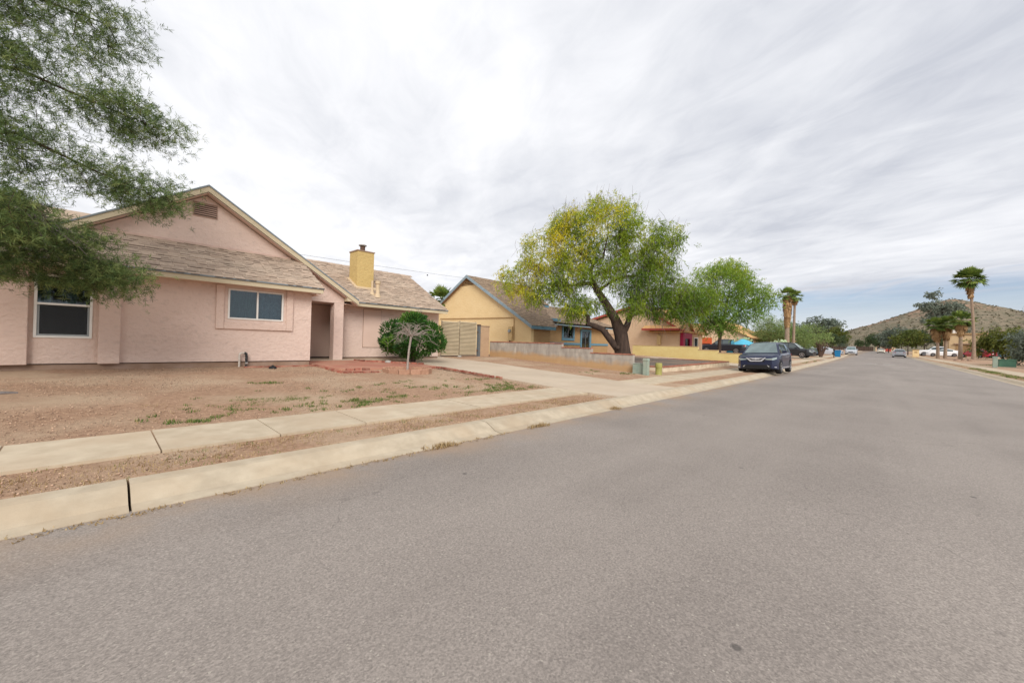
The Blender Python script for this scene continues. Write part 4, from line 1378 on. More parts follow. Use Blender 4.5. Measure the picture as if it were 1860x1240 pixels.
# planter
pl = empty('planter', 'long cream retaining wall planter with thin red brick cap', 'planter', (0, 0, 0))
PX0, PX1, PY0, PY1 = 17.25, 27.6, 7.0, 11.6


def ptop(X): return 0.385 + (X - PX0) * 0.0085


wp = MB()
wp.add([(PX0, PY0, -0.1), (PX1, PY0, -0.1), (PX1, PY0, ptop(PX1)), (PX0, PY0, ptop(PX0)), (PX0, PY0 + 0.2, -0.1), (PX1, PY0 + 0.2, -0.1), (PX1, PY0 + 0.2, ptop(PX1)), (PX0, PY0 + 0.2, ptop(PX0))],
       [(0, 1, 2, 3), (5, 4, 7, 6), (4, 0, 3, 7), (1, 5, 6, 2), (3, 2, 6, 7)])
wp.build('front_wall', m_planter, pl)
MB().box(PX0, PX0 + 0.2, PY0 + 0.205, PY1, -0.1, ptop(PX0)).build('side_wall', m_planter, pl)
MB().box(PX1 - 0.2, PX1, PY0 + 0.205, PY1, -0.1, ptop(PX1)).build('side_wall', m_planter, pl)
for x_ in np.arange(PX0 + 0.1, PX1, 0.205):
    o = brick(pl, (x_, PY0 + 0.09, ptop(x_) + 0.024), 0, (0.10, 0.12, 0.022), 'c')
for y_ in np.arange(PY0 + 0.32, PY1, 0.205):
    brick(pl, (PX1 - 0.1, y_, ptop(PX1) + 0.024), math.pi / 2, (0.10, 0.12, 0.022), 'c')
    brick(pl, (PX0 + 0.1, y_, ptop(PX0) + 0.024), math.pi / 2, (0.10, 0.12, 0.022), 'c')
gvl = MB(); gvl.add([(15.55, 7.6, 0.36), (17.2, 7.6, 0.36), (17.2, 17, 0.55), (15.55, 17, 0.55)], [(0, 1, 2, 3)])
gvl.add([(PX0 + 0.2, PY0 + 0.2, ptop(PX0) - 0.05), (PX1 - 0.2, PY0 + 0.2, ptop(PX1) - 0.05), (PX1 - 0.2, 17, 0.60), (PX0 + 0.2, 17, 0.56)], [(0, 1, 2, 3)])
tag(gvl.build('planter_gravel', m_gravel), kind='structure')

# ------------------------------------------------------------------ HOUSE 2 (yellow)
h2 = empty('house', 'yellow stucco house with blue trim behind the grey wall', 'house', (0, 0, 0))
X2 = 18.2
SE = 0.585
EY, EZ = 15.26, 2.37
AY, AZ_ = 21.4, 5.97
BYk = 27.6


def r2z(Y): return AZ_ - SE * abs(Y - AY)


gw2 = MB(); gw2.prism([(X2, 15.5, 0.3), (X2, BYk, 0.3), (X2, BYk, r2z(BYk) - 0.16), (X2, AY, AZ_ - 0.16), (X2, 15.5, r2z(15.5) - 0.16)], (0.25, 0, 0)); gw2.build('gable_wall', m_yel, h2)
MB().box(X2 + 0.252, 20.1, 15.52, 15.7, 0.3, 2.36).build('wall', m_tan, h2)
MB().box(20.1, 20.3, 15.7, 17.5, 0.3, 2.42).build('wall', m_tan, h2)
W21 = (24.25, 25.55, 1.76, 2.66); W22 = (26.75, 27.95, 0.95, 2.36); W20 = (20.75, 21.15, 1.0, 2.5)
wl2 = MB(); wall_open(wl2, 20.3, 30.9, 0.3, 2.85, 17.5, 17.7, [W21, W22, W20]); wl2.build('wall', m_tan, h2)
MB().box(30.7, 30.9, 17.7, 26, 0.3, 2.85).build('wall', m_tan, h2)
for W, t_ in ((W21, 0.16), (W22, 0.18), (W20, 0.10)):
    a, b, c, d = W
    fr = frame_rect(a - t_, b + t_, c - t_, d + t_, 17.44, 17.498, t_).build('window_surround', m_blue, h2)
    fw = frame_rect(a, b, c, d, 17.5, 17.56, 0.05, mid=(a + b) / 2 if b - a > 0.6 else None).build('window', m_gpost, h2)
    pane(fw, a + 0.05, b - 0.05, c + 0.05, d - 0.05, 17.53, m_glass)
    if b - a > 0.6: curtain(fw, (a + b) / 2 + 0.02, b - 0.05, c, d, 17.62, m_white, 0.008, 0.12)
    MB().box(a - 0.05, b + 0.05, 18.1, 18.15, c - 0.1, d + 0.1).build('room_back', m_room, fw)
MB().box(22.4, 26.55, 17.45, 17.498, 1.26, 1.43).build('trim_band', m_blue, h2)
MB().box(28.15, 30.88, 17.45, 17.498, 1.26, 1.43).build('trim_band', m_blue, h2)
# main roof
vv2 = Vector((0, 1, SE)).normalized(); nn2 = Vector((0, -SE, 1)).normalized()
O2 = Vector((17.95, EY, EZ)); len_2 = (AY - EY) * math.sqrt(1 + SE * SE)
rdg = [Vector((17.95, EY, EZ)), Vector((20.4, EY, EZ)), Vector((24.9, AY, AZ_)), Vector((17.95, AY, AZ_))]
rf = MB().prism([p - nn2 * 0.004 for p in rdg], -nn2 * 0.12).build('roof', m_under, h2)
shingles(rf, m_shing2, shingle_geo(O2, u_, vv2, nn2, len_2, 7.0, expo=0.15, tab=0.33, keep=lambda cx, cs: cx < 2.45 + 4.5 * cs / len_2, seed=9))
MB().prism([(17.95, AY, AZ_), (24.9, AY, AZ_), (24.9, BYk + 0.3, r2z(BYk + 0.3)), (17.95, BYk + 0.3, r2z(BYk + 0.3))], (0, 0, -0.12)).build('roof', m_shing2, h2)
for ya, yb in ((EY, AY), (AY, BYk + 0.3)):
    za, zb = r2z(ya), r2z(yb)
    MB().prism([(17.93, ya, za - 0.19), (17.93, yb, zb - 0.19), (17.93, yb, zb + 0.02), (17.93, ya, za + 0.02)], (0.04, 0, 0)).build('rake_board', m_bluegrey, h2)
    MB().prism([(17.972, ya, za - 0.17), (17.972, yb, zb - 0.17), (17.972, yb, zb - 0.14), (17.972, ya, za - 0.14)], (0.23, 0, 0)).build('soffit', m_stem, h2)
MB().box(17.97, 20.35, EY - 0.02, EY + 0.02, EZ - 0.20, EZ - 0.004).build('fascia', m_blue, h2)
MB().box(18.2, 20.3, EY + 0.022, 15.5, EZ - 0.18, EZ - 0.15).build('soffit', m_stem, h2)
# stepped blue fascias where the roof sections meet
MB().box(21.3, 23.2, 16.98, 17.04, 2.93, 3.12).build('fascia', m_blue, h2)
MB().prism([(21.3, 17.0, 3.125), (23.2, 17.0, 3.125), (23.2, 19.0, 3.9), (21.3, 19.0, 3.9)], (0, 0, -0.06)).build('roof', m_shing2, h2)
MB().box(21.6, 23.6, 18.4, 18.46, 4.02, 4.22).build('fascia', m_blue, h2)
MB().prism([(21.6, 18.4, 4.23), (23.6, 18.4, 4.23), (24.6, 20.4, 5.2), (22.6, 20.4, 5.2)], (0, 0, -0.06)).build('roof', m_shing2, h2)
MB().box(21.9, 31.3, 16.95, 16.99, 2.66, 2.84).build('fascia', m_bluegrey, h2)
MB().box(21.9, 30.9, 16.992, 17.498, 2.70, 2.72).build('soffit', m_tan, h2)
lr = MB().prism([(21.9, 16.95, 2.84), (31.3, 16.95, 2.84), (31.3, 22.5, 4.75), (22.9, 22.5, 4.75)], (0, 0, -0.1)).build('roof', m_under, h2)
vl = Vector((0, 5.55, 1.91)).normalized(); nl = Vector((0, -1.91, 5.55)).normalized()
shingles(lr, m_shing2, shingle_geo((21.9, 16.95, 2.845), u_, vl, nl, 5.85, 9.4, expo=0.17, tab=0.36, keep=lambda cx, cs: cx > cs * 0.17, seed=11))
MB().prism([(30.7, 17.5, 2.8), (30.7, 22.5, 4.6), (30.7, 28, 2.8)], (0.2, 0, 0)).build('gable_wall', m_tan, h2)
# gable vent slats, meter box, conduit
gv2 = MB().prism([(X2 - 0.004, 20.55, 5.28), (X2 - 0.004, 22.25, 5.28), (X2 - 0.004, 21.4, 5.76)], (0.003, 0, 0)).build('gable_vent', m_dark, h2)
for k in range(4):
    hw = 0.82 - k * 0.19; z = 5.30 + k * 0.105
    MB().box(X2 - 0.035, X2 - 0.006, AY - hw, AY + hw, z, z + 0.05).build('slat', m_tan, gv2)
mt = MB().box(X2 - 0.14, X2 - 0.002, 16.98, 17.30, 1.45, 2.32).build('meter_box', m_box, h2, bevel=0.01)
MB().lathe([(0.0, -0.10), (0.09, -0.10), (0.11, -0.06), (0.11, 0.0)], (X2 - 0.142, 17.15, 2.05), 14, 'x').build('meter', m_alum, mt, smooth_=40)
MB().tube([(X2 - 0.06, 17.22, 1.45), (X2 - 0.06, 17.22, 0.4)], 0.03, 8).build('conduit', m_rust, h2)
MB().tube([(X2 - 0.05, 24.6, 2.98), (X2 - 0.05, 17.05, 2.90), (X2 - 0.05, 16.9, 2.86), (X2 - 0.05, 16.88, 1.5)], 0.025, 6).build('conduit', m_tan, h2)
MB().box(X2 - 0.012, X2 - 0.001, 20.0, 22.5, 0.3, 0.9).build('base_patch', m_tanwall, h2)

bw = empty('side_wall', 'brown wall between the yellow house and the peach house, behind the trunk', 'wall', (0, 0, 0))
MB().box(31.0, 35.2, 18.6, 18.8, 0.3, 2.35).build('wall', m_tanwall, bw)
MB().box(30.98, 35.22, 18.57, 18.83, 2.352, 2.40).build('cap', m_stem, bw)

# pale boundary wall
pw_ = empty('boundary_wall', 'long pale yellow wall dropping in steps toward the street', 'wall', (0, 0, 0))
for ya, yb, zt_ in ((10.3, 15.7, 1.38), (8.9, 10.3, 1.14), (7.2, 8.9, 0.96)):
    MB().box(32.0, 32.18, ya + 0.002, yb - 0.002, 0.2, zt_).build('wall', m_pale, pw_)
    MB().box(31.97, 32.21, ya, yb, zt_ + 0.002, zt_ + 0.04).build('cap', m_tanwall, pw_)

# ------------------------------------------------------------------ HOUSE 3 (peach, red trim)
h3 = empty('house', 'peach stucco house with red trim beyond the pale yellow wall', 'house', (0, 0, 0))
mb = MB(); mb.prism([(36.3, 13.3, 0.4), (36.3, 25, 0.4), (36.3, 25, 3.1), (36.3, 17.2, 5.15), (36.3, 13.3, 2.85)], (0.25, 0, 0)); mb.build('gable_wall', m_peach, h3)
for (ya, za), (yb, zb) in (((12.9, 2.78), (17.2, 5.42)), ((17.2, 5.42), (25.6, 3.2))):
    MB().prism([(36.0, ya, za), (42.8, ya, za), (42.8, yb, zb), (36.0, yb, zb)], (0, 0, -0.12)).build('roof', m_shing3, h3)
    MB().prism([(35.96, ya, za - 0.2), (35.96, yb, zb - 0.2), (35.96, yb, zb + 0.02), (35.96, ya, za + 0.02)], (0.035, 0, 0)).build('rake_board', m_red, h3)
# lean-to eave along the side
MB().box(35.55, 35.6, 13.15, 16.6, 2.82, 3.0).build('fascia', m_red, h3)
MB().prism([(35.6, 13.15, 3.0), (35.6, 16.6, 3.0), (37.4, 16.6, 3.75), (37.4, 13.15, 3.75)], (0, 0, -0.1)).build('roof', m_shing3, h3)
MB().box(36.55, 42.4, 13.3, 13.5, 0.4, 2.75).build('wall', m_peach, h3)
for xa, xb, za in ((35.9, 39.1, 3.75), (39.5, 42.6, 3.72)):
    xm = (xa + xb) / 2
    MB().prism([(xa + 0.2, 13.1, 2.75), (xb - 0.2, 13.1, 2.75), (xm, 13.1, za - 0.15)], (0, 0.2, 0)).build('gable_wall', m_peach, h3)
    for q in (xa, xb):
        MB().prism([(xm, 12.95, za), (q, 12.95, 2.72), (q, 16.0, 2.72), (xm, 16.0, za)], (0, 0, -0.1)).build('roof', m_shing3, h3)
        MB().prism([(xm, 12.9, za + 0.02), (q, 12.9, 2.74), (q, 12.9, 2.58), (xm, 12.9, za - 0.15)], (0, 0.04, 0)).build('rake_board', m_red, h3)
fr = frame_rect(36.32, 38.6, 0.75, 2.62, 13.0, 13.28, 0.5).build('window_frame', m_crimson, h3)
pane(fr, 36.8, 38.1, 1.2, 2.2, 13.1, m_glass)
MB().box(36.8, 38.1, 13.2, 13.22, 1.2, 2.2).build('room_back', m_room, fr)
fr = frame_rect(39.8, 40.9, 1.0, 2.3, 13.2, 13.29, 0.08).build('window', m_white, h3)
pane(fr, 39.88, 40.82, 1.08, 2.22, 13.25, m_glass)
MB().box(39.88, 40.82, 13.27, 13.28, 1.08, 2.22).build('room_back', m_room, fr)
MB().box(42.2, 42.4, 13.5, 24, 0.4, 2.75).build('wall', m_peach, h3)
MB().prism([(42.2, 13.3, 2.75), (42.2, 25, 3.1), (42.2, 17.2, 5.1)], (0.2, 0, 0)).build('gable_wall', m_peach, h3)
mtb = MB().box(36.14, 36.298, 15.0, 15.35, 1.5, 2.4).build('meter_box', m_box, h3)
MB().tube([(36.2, 15.2, 2.4), (36.2, 15.2, 3.0)], 0.03, 6).build('conduit', m_tan, h3)
MB().tube([(36.2, 15.2, 1.5), (36.2, 15.2, 0.6)], 0.03, 6).build('conduit', m_tan, h3)


def simple_house(name, label, x0, x1, y0, y1, zb, ze, zrg, wm, rm, trim, gable=False):
    h = empty(name, label, 'house', (0, 0, 0))
    ym = (y0 + y1) / 2
    mb = MB(); mb.box(x0, x1, y0, y1, zb - 0.5, ze)
    mb.prism([(x0, y0, ze), (x0, y1, ze), (x0, ym, zrg - 0.2)], (0.2, 0, 0)); mb.prism([(x1 - 0.2, y0, ze), (x1 - 0.2, y1, ze), (x1 - 0.2, ym, zrg - 0.2)], (0.2, 0, 0))
    mb.build('wall', wm, h)
    s = (zrg - ze) / (ym - y0)
    for a, b in ((y0 - 0.5, ym), (y1 + 0.5, ym)):
        MB().prism([(x0 - 0.4, a, ze - 0.5 * s + 0.12), (x1 + 0.4, a, ze - 0.5 * s + 0.12), (x1 + 0.4, b, zrg + 0.06), (x0 - 0.4, b, zrg + 0.06)], (0, 0, -0.12)).build('roof', rm, h)
        MB().box(x0 - 0.4, x1 + 0.4, a - 0.02, a + 0.02, ze - 0.5 * s - 0.08, ze - 0.5 * s + 0.09).build('fascia', trim, h)
    return h


def win_on(h, axis, c, u0, u1, z0, z1, mat=m_glass, frame=m_white, sgn=-1):
    """window on a house wall: axis 'x' -> wall plane X=c, u along Y; axis 'y' -> plane Y=c, u along X"""
    t = 0.07
    mb = MB(); gl = MB(); bk = MB()

    def bx_(m_, a0, a1, b0, b1, d0, d1):
        if axis == 'y': m_.box(a0, a1, min(c + sgn * d0, c + sgn * d1), max(c + sgn * d0, c + sgn * d1), b0, b1)
        else: m_.box(min(c + sgn * d0, c + sgn * d1), max(c + sgn * d0, c + sgn * d1), a0, a1, b0, b1)
    bx_(mb, u0, u0 + t, z0, z1, 0.002, 0.06); bx_(mb, u1 - t, u1, z0, z1, 0.002, 0.06)
    bx_(mb, u0 + t, u1 - t, z0, z0 + t, 0.002, 0.06); bx_(mb, u0 + t, u1 - t, z1 - t, z1, 0.002, 0.06)
    o = mb.build('window', frame, h)
    bx_(gl, u0 + t, u1 - t, z0 + t, z1 - t, 0.03, 0.035); gl.build('pane', mat, o)
    bx_(bk, u0 + t, u1 - t, z0 + t, z1 - t, 0.004, 0.008); bk.build('room_back', m_room, o)
    return o


h4 = simple_house('house', 'house with an orange tan roof half hidden by palo verde trees', 64, 77, 14, 23, G(70, 15), 3.2, 5.6, m_peach, m_shing3, m_tan)
od = MB().box(63.93, 63.998, 18.7, 20.3, 0.7, 2.9).build('side_door', m_orange, h4)
MB().box(63.90, 63.929, 18.9, 20.1, 1.9, 2.0).build('panel_joint', m_dark, od)
win_on(h4, 'x', 64, 15.6, 17.0, 1.6, 2.7); win_on(h4, 'y', 14, 66, 67.5, 1.6, 2.7); win_on(h4, 'y', 14, 72, 73.5, 1.6, 2.7)
h5 = simple_house('house', 'low tan house behind the blue grey car and dead ocotillo', 92, 106, 13.5, 22, G(98, 14), 3.3, 5.2, m_tan, m_shing3, m_peach)
win_on(h5, 'x', 92, 15, 16.5, 1.8, 2.8); win_on(h5, 'y', 13.5, 95, 96.5, 1.8, 2.8)


# ------------------------------------------------------------------ foreground pine (left)
pine = empty('pine_tree', 'dark feathery pine overhanging the left end of the pink house', 'tree', (-2.9, 10.9, 0.38))
PB = Vector((-2.9, 10.9, 0.38))
rr = random.Random(21)
tr_pts = [(0, 0, -0.2), (0.05, -0.05, 1.5), (-0.05, 0.0, 3.2), (0.1, -0.1, 5.0), (0.05, -0.15, 7.2), (0.1, -0.2, 9.4)]
tr_r = [0.24, 0.21, 0.18, 0.14, 0.09, 0.03]
# limbs swinging out over the lawn, to the right of the trunk as seen from the road
limbs = [
    ([(0, 0, 2.6), (0.9, 0.1, 3.1), (1.9, 0.1, 3.0), (2.6, 0.0, 2.5), (3.15, -0.1, 2.05)], [0.07, 0.055, 0.04, 0.03, 0.012]),
    ([(0, 0, 3.2), (1.0, -0.3, 3.9), (2.0, -0.6, 4.1), (2.9, -0.7, 3.75), (3.55, -0.8, 3.55)], [0.045, 0.035, 0.026, 0.016, 0.007]),
    ([(0, 0, 4.2), (1.0, -0.4, 5.0), (2.0, -0.7, 5.1), (3.0, -0.9, 4.85), (3.5, -1.0, 4.75)], [0.045, 0.034, 0.024, 0.014, 0.007]),
    ([(0.1, 0, 5.2), (1.0, -0.3, 6.1), (2.0, -0.6, 6.4), (3.0, -0.9, 6.3)], [0.04, 0.03, 0.02, 0.008]),
    ([(0.1, 0, 6.4), (0.9, -0.3, 7.2), (1.9, -0.6, 7.6), (2.9, -0.9, 7.5)], [0.05, 0.035, 0.02, 0.008]),
    ([(0, 0, 2.2), (0.6, -0.8, 2.9), (1.3, -1.4, 3.1), (1.9, -1.6, 2.6)], [0.05, 0.04, 0.025, 0.01]),
    ([(0.1, 0, 7.4), (0.8, -0.2, 8.2), (1.7, -0.5, 8.7), (2.6, -0.7, 8.8)], [0.04, 0.03, 0.018, 0.008]),
]
blb = []
for pts_, _ in limbs:
    for i, p in enumerate(pts_[1:], 1):
        q = Vector(p)
        k = 0.85 if i > 1 else 0.5
        blb.append((q.x, q.y, q.z - 0.05, 0.62, 0.55, 0.42, k))
# left-out-of-frame half, thinner
blb += [(-1.2, 0.3, 4.0, 1.1, 1.0, 0.9, 0.5), (-1.0, -0.2, 6.5, 1.0, 0.9, 0.9, 0.4), (0.3, -0.2, 8.8, 1.1, 1.0, 0.9, 0.9), (0.4, -0.7, 5.6, 0.8, 0.7, 0.8, 0.9), (0.5, -0.7, 4.2, 0.7, 0.6, 0.7, 0.9), (0.7, -0.5, 7.0, 0.8, 0.7, 0.7, 0.9)]
blb += [(1.9, -0.5, 2.75, 0.55, 0.5, 0.45, 0.8), (2.0, -0.6, 3.6, 0.6, 0.5, 0.5, 0.6), (1.8, -0.6, 4.6, 0.6, 0.5, 0.5, 0.6), (2.0, -0.7, 5.7, 0.7, 0.6, 0.5, 0.8), (2.1, -0.6, 7.0, 0.8, 0.6, 0.5, 0.8), (2.2, -0.8, 8.1, 0.8, 0.6, 0.6, 0.8), (2.9, -0.9, 5.6, 0.5, 0.4, 0.4, 0.4), (2.75, -0.2, 1.95, 0.6, 0.4, 0.36, 0.9), (1.9, -0.3, 2.1, 0.6, 0.4, 0.4, 0.8), (1.5, -0.3, 1.85, 0.45, 0.4, 0.35, 0.6), (2.3, -0.3, 2.6, 0.6, 0.4, 0.35, 0.9), (1.7, -0.6, 6.3, 0.6, 0.5, 0.6, 0.7), (1.7, -0.6, 7.6, 0.6, 0.5, 0.6, 0.7), (2.6, -0.8, 7.4, 0.6, 0.5, 0.5, 0.6), (2.8, -0.8, 8.6, 0.7, 0.5, 0.5, 0.6)]
tips, _, _ = in_blobs(blb, 2300)
chains, ends = grow([(tr_pts, tr_r)] + limbs, tips, seg=0.22, wig=0.10, tip_r=0.0038, power=2.5)
wood(chains, 'trunk', m_bark, pine, 6)
# needle tufts: bunches of thin needles at and along every twig end
ex = np.repeat(ends, 8, axis=0) + RNG.normal(size=(len(ends) * 8, 3)) * np.array([0.14, 0.14, 0.10])
tv = RNG.random(len(ex)) * 0.75
tdir = unit(RNG.normal(size=(len(ex), 3)) + np.array([0.5, -0.2, -0.1]))
K = 18
p0 = np.repeat(ex, K, axis=0); td = np.repeat(tdir, K, axis=0)
p0 = p0 + td * RNG.uniform(-0.03, 0.05, (len(p0), 1))
nd = unit(td * 0.75 + RNG.normal(size=p0.shape) * 0.75)
V, F, vr_ = leaf_quads(p0, nd, RNG.uniform(0.05, 0.115, len(p0)), RNG.uniform(0.0024, 0.0046, len(p0)), 0.0, np.clip(np.repeat(tv, K) + RNG.uniform(0, 0.25, len(p0)), 0, 1))
obj('needles', np_mesh('needles', V, F, False, vr_), m_needle, pine)
# dead grey twigs on the low limb
dt = MB()
for k in range(70):
    f = rr.uniform(0.25, 0.8); p = Vector((0.9 + 2.0 * f, -0.35, 3.05 - 0.62 * f * f)) + Vector((rr.gauss(0, 0.10), rr.gauss(0, 0.10) - 0.15, rr.gauss(0, 0.08)))
    d = Vector((rr.uniform(0.2, 1.0), rr.uniform(-0.4, 0.3), rr.uniform(-1.0, 0.0))).normalized() * rr.uniform(0.25, 0.6)
    m1 = p + d * 0.5 + Vector((rr.gauss(0, 0.04), rr.gauss(0, 0.04), 0.03))
    dt.tube([p, m1, p + d], [0.010, 0.007, 0.004], 4)
    for q in range(2):
        e_ = Vector((rr.gauss(0.05, 0.1), rr.gauss(0, 0.08), rr.gauss(-0.06, 0.1)))
        dt.tube([m1, m1 + e_], [0.0045, 0.0025], 4)
dt.build('dead_twigs', m_twig, pine)


# ------------------------------------------------------------------ mesquites
def feathery(ends, per, spread, length, width, droop, var, keep_z=None):
    # leaflets set along short drooping sprays
    K = 8
    ns = max(1, per // K)
    st = np.repeat(ends, ns, axis=0) + RNG.normal(size=(len(ends) * ns, 3)) * np.array(spread)
    sd = unit(RNG.normal(size=st.shape) * np.array([1, 1, 0.7]) + np.array([0, 0, -0.15]))
    sl = RNG.uniform(1.2, 2.6, len(st)) * length
    t = np.tile(np.linspace(0.05, 1, K), len(st))
    st = np.repeat(st, K, axis=0); sd = np.repeat(sd, K, axis=0); sl = np.repeat(sl, K)
    ex = st + sd * (sl * t)[:, None]
    ex[:, 2] -= droop * sl * t ** 2 * 0.6
    d = unit(sd * 0.8 + RNG.normal(size=ex.shape) * 0.65 + np.array([0, 0, -0.25]))
    n = len(ex)
    return leaf_quads(ex, d, RNG.uniform(length * 0.5, length * 1.15, n), RNG.uniform(width * 0.7, width * 1.3, n), droop, var(ex, n))


mesq = empty('mesquite_tree', 'large spreading mesquite with a thick leaning trunk behind the grey wall', 'tree', (0, 0, 0))
# limbs in street coordinates
trk = [
    ([(19.15, 9.72, 0.1), (19.02, 9.85, 0.95), (18.92, 9.95, 1.9), (18.70, 10.2, 2.7), (18.33, 10.56, 3.5), (18.02, 10.89, 4.15), (17.85, 11.1, 4.6)], [0.46, 0.40, 0.36, 0.26, 0.21, 0.18, 0.15]),
    ([(18.95, 9.95, 0.3), (18.80, 10.06, 1.1), (18.50, 10.38, 1.66), (18.26, 10.66, 2.13), (17.96, 10.98, 2.30), (17.72, 11.23, 2.42), (17.74, 11.22, 2.78), (17.55, 11.45, 3.03), (17.2, 11.8, 3.1)], [0.22, 0.18, 0.17, 0.16, 0.15, 0.14, 0.11, 0.08, 0.05]),
    ([(17.85, 11.1, 4.6), (17.75, 11.15, 5.2), (17.85, 11.05, 5.57), (18.2, 10.7, 5.9), (18.4, 10.6, 7.0)], [0.13, 0.11, 0.09, 0.06, 0.03]),
    ([(17.85, 11.06, 5.55), (17.5, 11.4, 5.95), (17.0, 12.0, 6.5), (16.6, 12.4, 7.0)], [0.11, 0.09, 0.06, 0.03]),
    ([(17.85, 11.1, 4.55), (17.4, 11.5, 4.45), (16.7, 12.3, 4.3), (15.9, 13.1, 4.5)], [0.10, 0.08, 0.06, 0.03]),
    ([(18.92, 9.95, 1.8), (19.1, 9.7, 2.4), (19.3, 9.5, 3.3), (19.9, 9.0, 4.3)], [0.24, 0.17, 0.12, 0.06]),
    ([(18.1, 10.8, 4.2), (18.6, 10.2, 4.75), (19.3, 9.5, 5.0), (20.1, 8.7, 4.8)], [0.08, 0.06, 0.05, 0.02]),
    ([(19.2, 9.6, 2.9), (19.9, 9.0, 3.2), (20.8, 8.3, 3.4), (21.8, 7.6, 3.2)], [0.11, 0.09, 0.06, 0.03]),
]
mb_ = [
    (18.1, 10.8, 7.4, 2.2, 2.0, 1.2, 2.0), (17.2, 11.9, 6.7, 1.6, 1.5, 1.2, 1.4), (16.2, 13.0, 6.0, 1.2, 1.2, 1.2, 1.3), (15.6, 13.6, 4.9, 0.8, 0.9, 0.9, 0.85), (15.9, 13.2, 3.9, 0.7, 0.7, 0.5, 0.45),
    (19.5, 9.4, 7.0, 1.3, 1.4, 1.1, 1.2), (20.3, 8.6, 6.3, 1.0, 1.0, 1.0, 0.9), (18.4, 10.5, 8.4, 1.5, 1.4, 0.6, 0.8), (17.0, 11.9, 4.9, 1.3, 1.2, 0.8, 0.9), (19.4, 9.5, 5.6, 1.2, 1.1, 0.8, 0.7), (17.3, 11.7, 3.5, 0.7, 0.8, 0.45, 0.5),
    (19.7, 9.1, 3.6, 0.7, 0.7, 0.55, 0.55), (20.6, 8.4, 3.5, 1.0, 1.0, 0.75, 1.1), (21.7, 7.6, 3.6, 1.0, 1.0, 0.8, 1.1), (21.0, 8.1, 4.4, 1.0, 1.0, 0.6, 0.9), (22.5, 7.0, 4.0, 0.8, 0.8, 0.7, 0.7), (18.4, 9.0, 3.3, 0.6, 0.6, 0.5, 0.35), (17.0, 11.5, 3.1, 0.8, 0.8, 0.45, 0.5), (19.4, 8.9, 4.6, 0.9, 0.9, 0.6, 0.6), (18.0, 10.7, 3.5, 0.5, 0.5, 0.4, 0.2), (19.3, 9.5, 4.2, 0.8, 0.8, 0.6, 0.5), (17.3, 11.6, 5.6, 1.3, 1.2, 0.8, 0.8), (18.6, 10.2, 5.6, 1.1, 1.0, 0.8, 0.9), (17.9, 10.3, 4.6, 0.7, 0.6, 0.6, 0.4), (14.9, 14.2, 4.4, 0.6, 0.6, 0.8, 0.4), (16.9, 12.2, 7.7, 0.8, 0.8, 0.6, 0.6), (20.6, 8.2, 7.1, 0.7, 0.7, 0.6, 0.4), (20.2, 8.7, 5.3, 1.0, 1.0, 0.6, 0.6), (16.6, 12.4, 4.2, 0.9, 0.9, 0.6, 0.6)]
tips, _, off = in_blobs(mb_, 1650, 0.2)
chains, ends = grow(trk, tips, seg=0.35, wig=0.13, tip_r=0.0055, power=2.3, sag=0.05)
wood(chains, 'trunk', m_bark, mesq, 8)


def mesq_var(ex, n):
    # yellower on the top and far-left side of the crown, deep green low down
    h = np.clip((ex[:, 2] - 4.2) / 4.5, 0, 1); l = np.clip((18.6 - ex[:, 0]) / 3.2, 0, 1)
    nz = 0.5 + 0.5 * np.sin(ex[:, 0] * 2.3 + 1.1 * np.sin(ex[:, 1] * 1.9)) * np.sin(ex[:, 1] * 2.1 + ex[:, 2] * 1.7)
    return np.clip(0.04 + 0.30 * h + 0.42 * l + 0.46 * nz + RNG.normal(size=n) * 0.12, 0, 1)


V, F, vr_ = feathery(ends, 72, (0.20, 0.20, 0.15), 0.135, 0.0155, 0.7, mesq_var)
obj('foliage', np_mesh('foliage', V, F, False, vr_), m_mesq, mesq)
# hanging bare twigs inside the crown
rr = random.Random(5)
ht = MB()
for k in range(1500):
    e_ = ends[rr.randrange(len(ends))]
    p = Vector(e_) + Vector((rr.gauss(0, 0.25), rr.gauss(0, 0.25), rr.gauss(0, 0.15)))
    up_t = e_[2] > 6.9
    d = Vector((rr.gauss(0, 0.25), rr.gauss(0, 0.25), rr.uniform(0.3, 0.8) if up_t else -rr.uniform(0.4, 1.1)))
    ht.tube([p, p + d * 0.5 + Vector((rr.gauss(0, 0.05), rr.gauss(0, 0.05), 0)), p + d], [0.008, 0.006, 0.0035], 3, cap=False)
tag(ht.build('hanging_twigs', m_twig, mesq), kind='stuff')
kn = MB(); kn.lathe([(0, -0.1), (0.09, -0.06), (0.11, 0.02), (0.07, 0.10), (0, 0.12)], (18.5, 9.9, 1.2), 10); kn.build('burl', m_bark, mesq, smooth_=50)

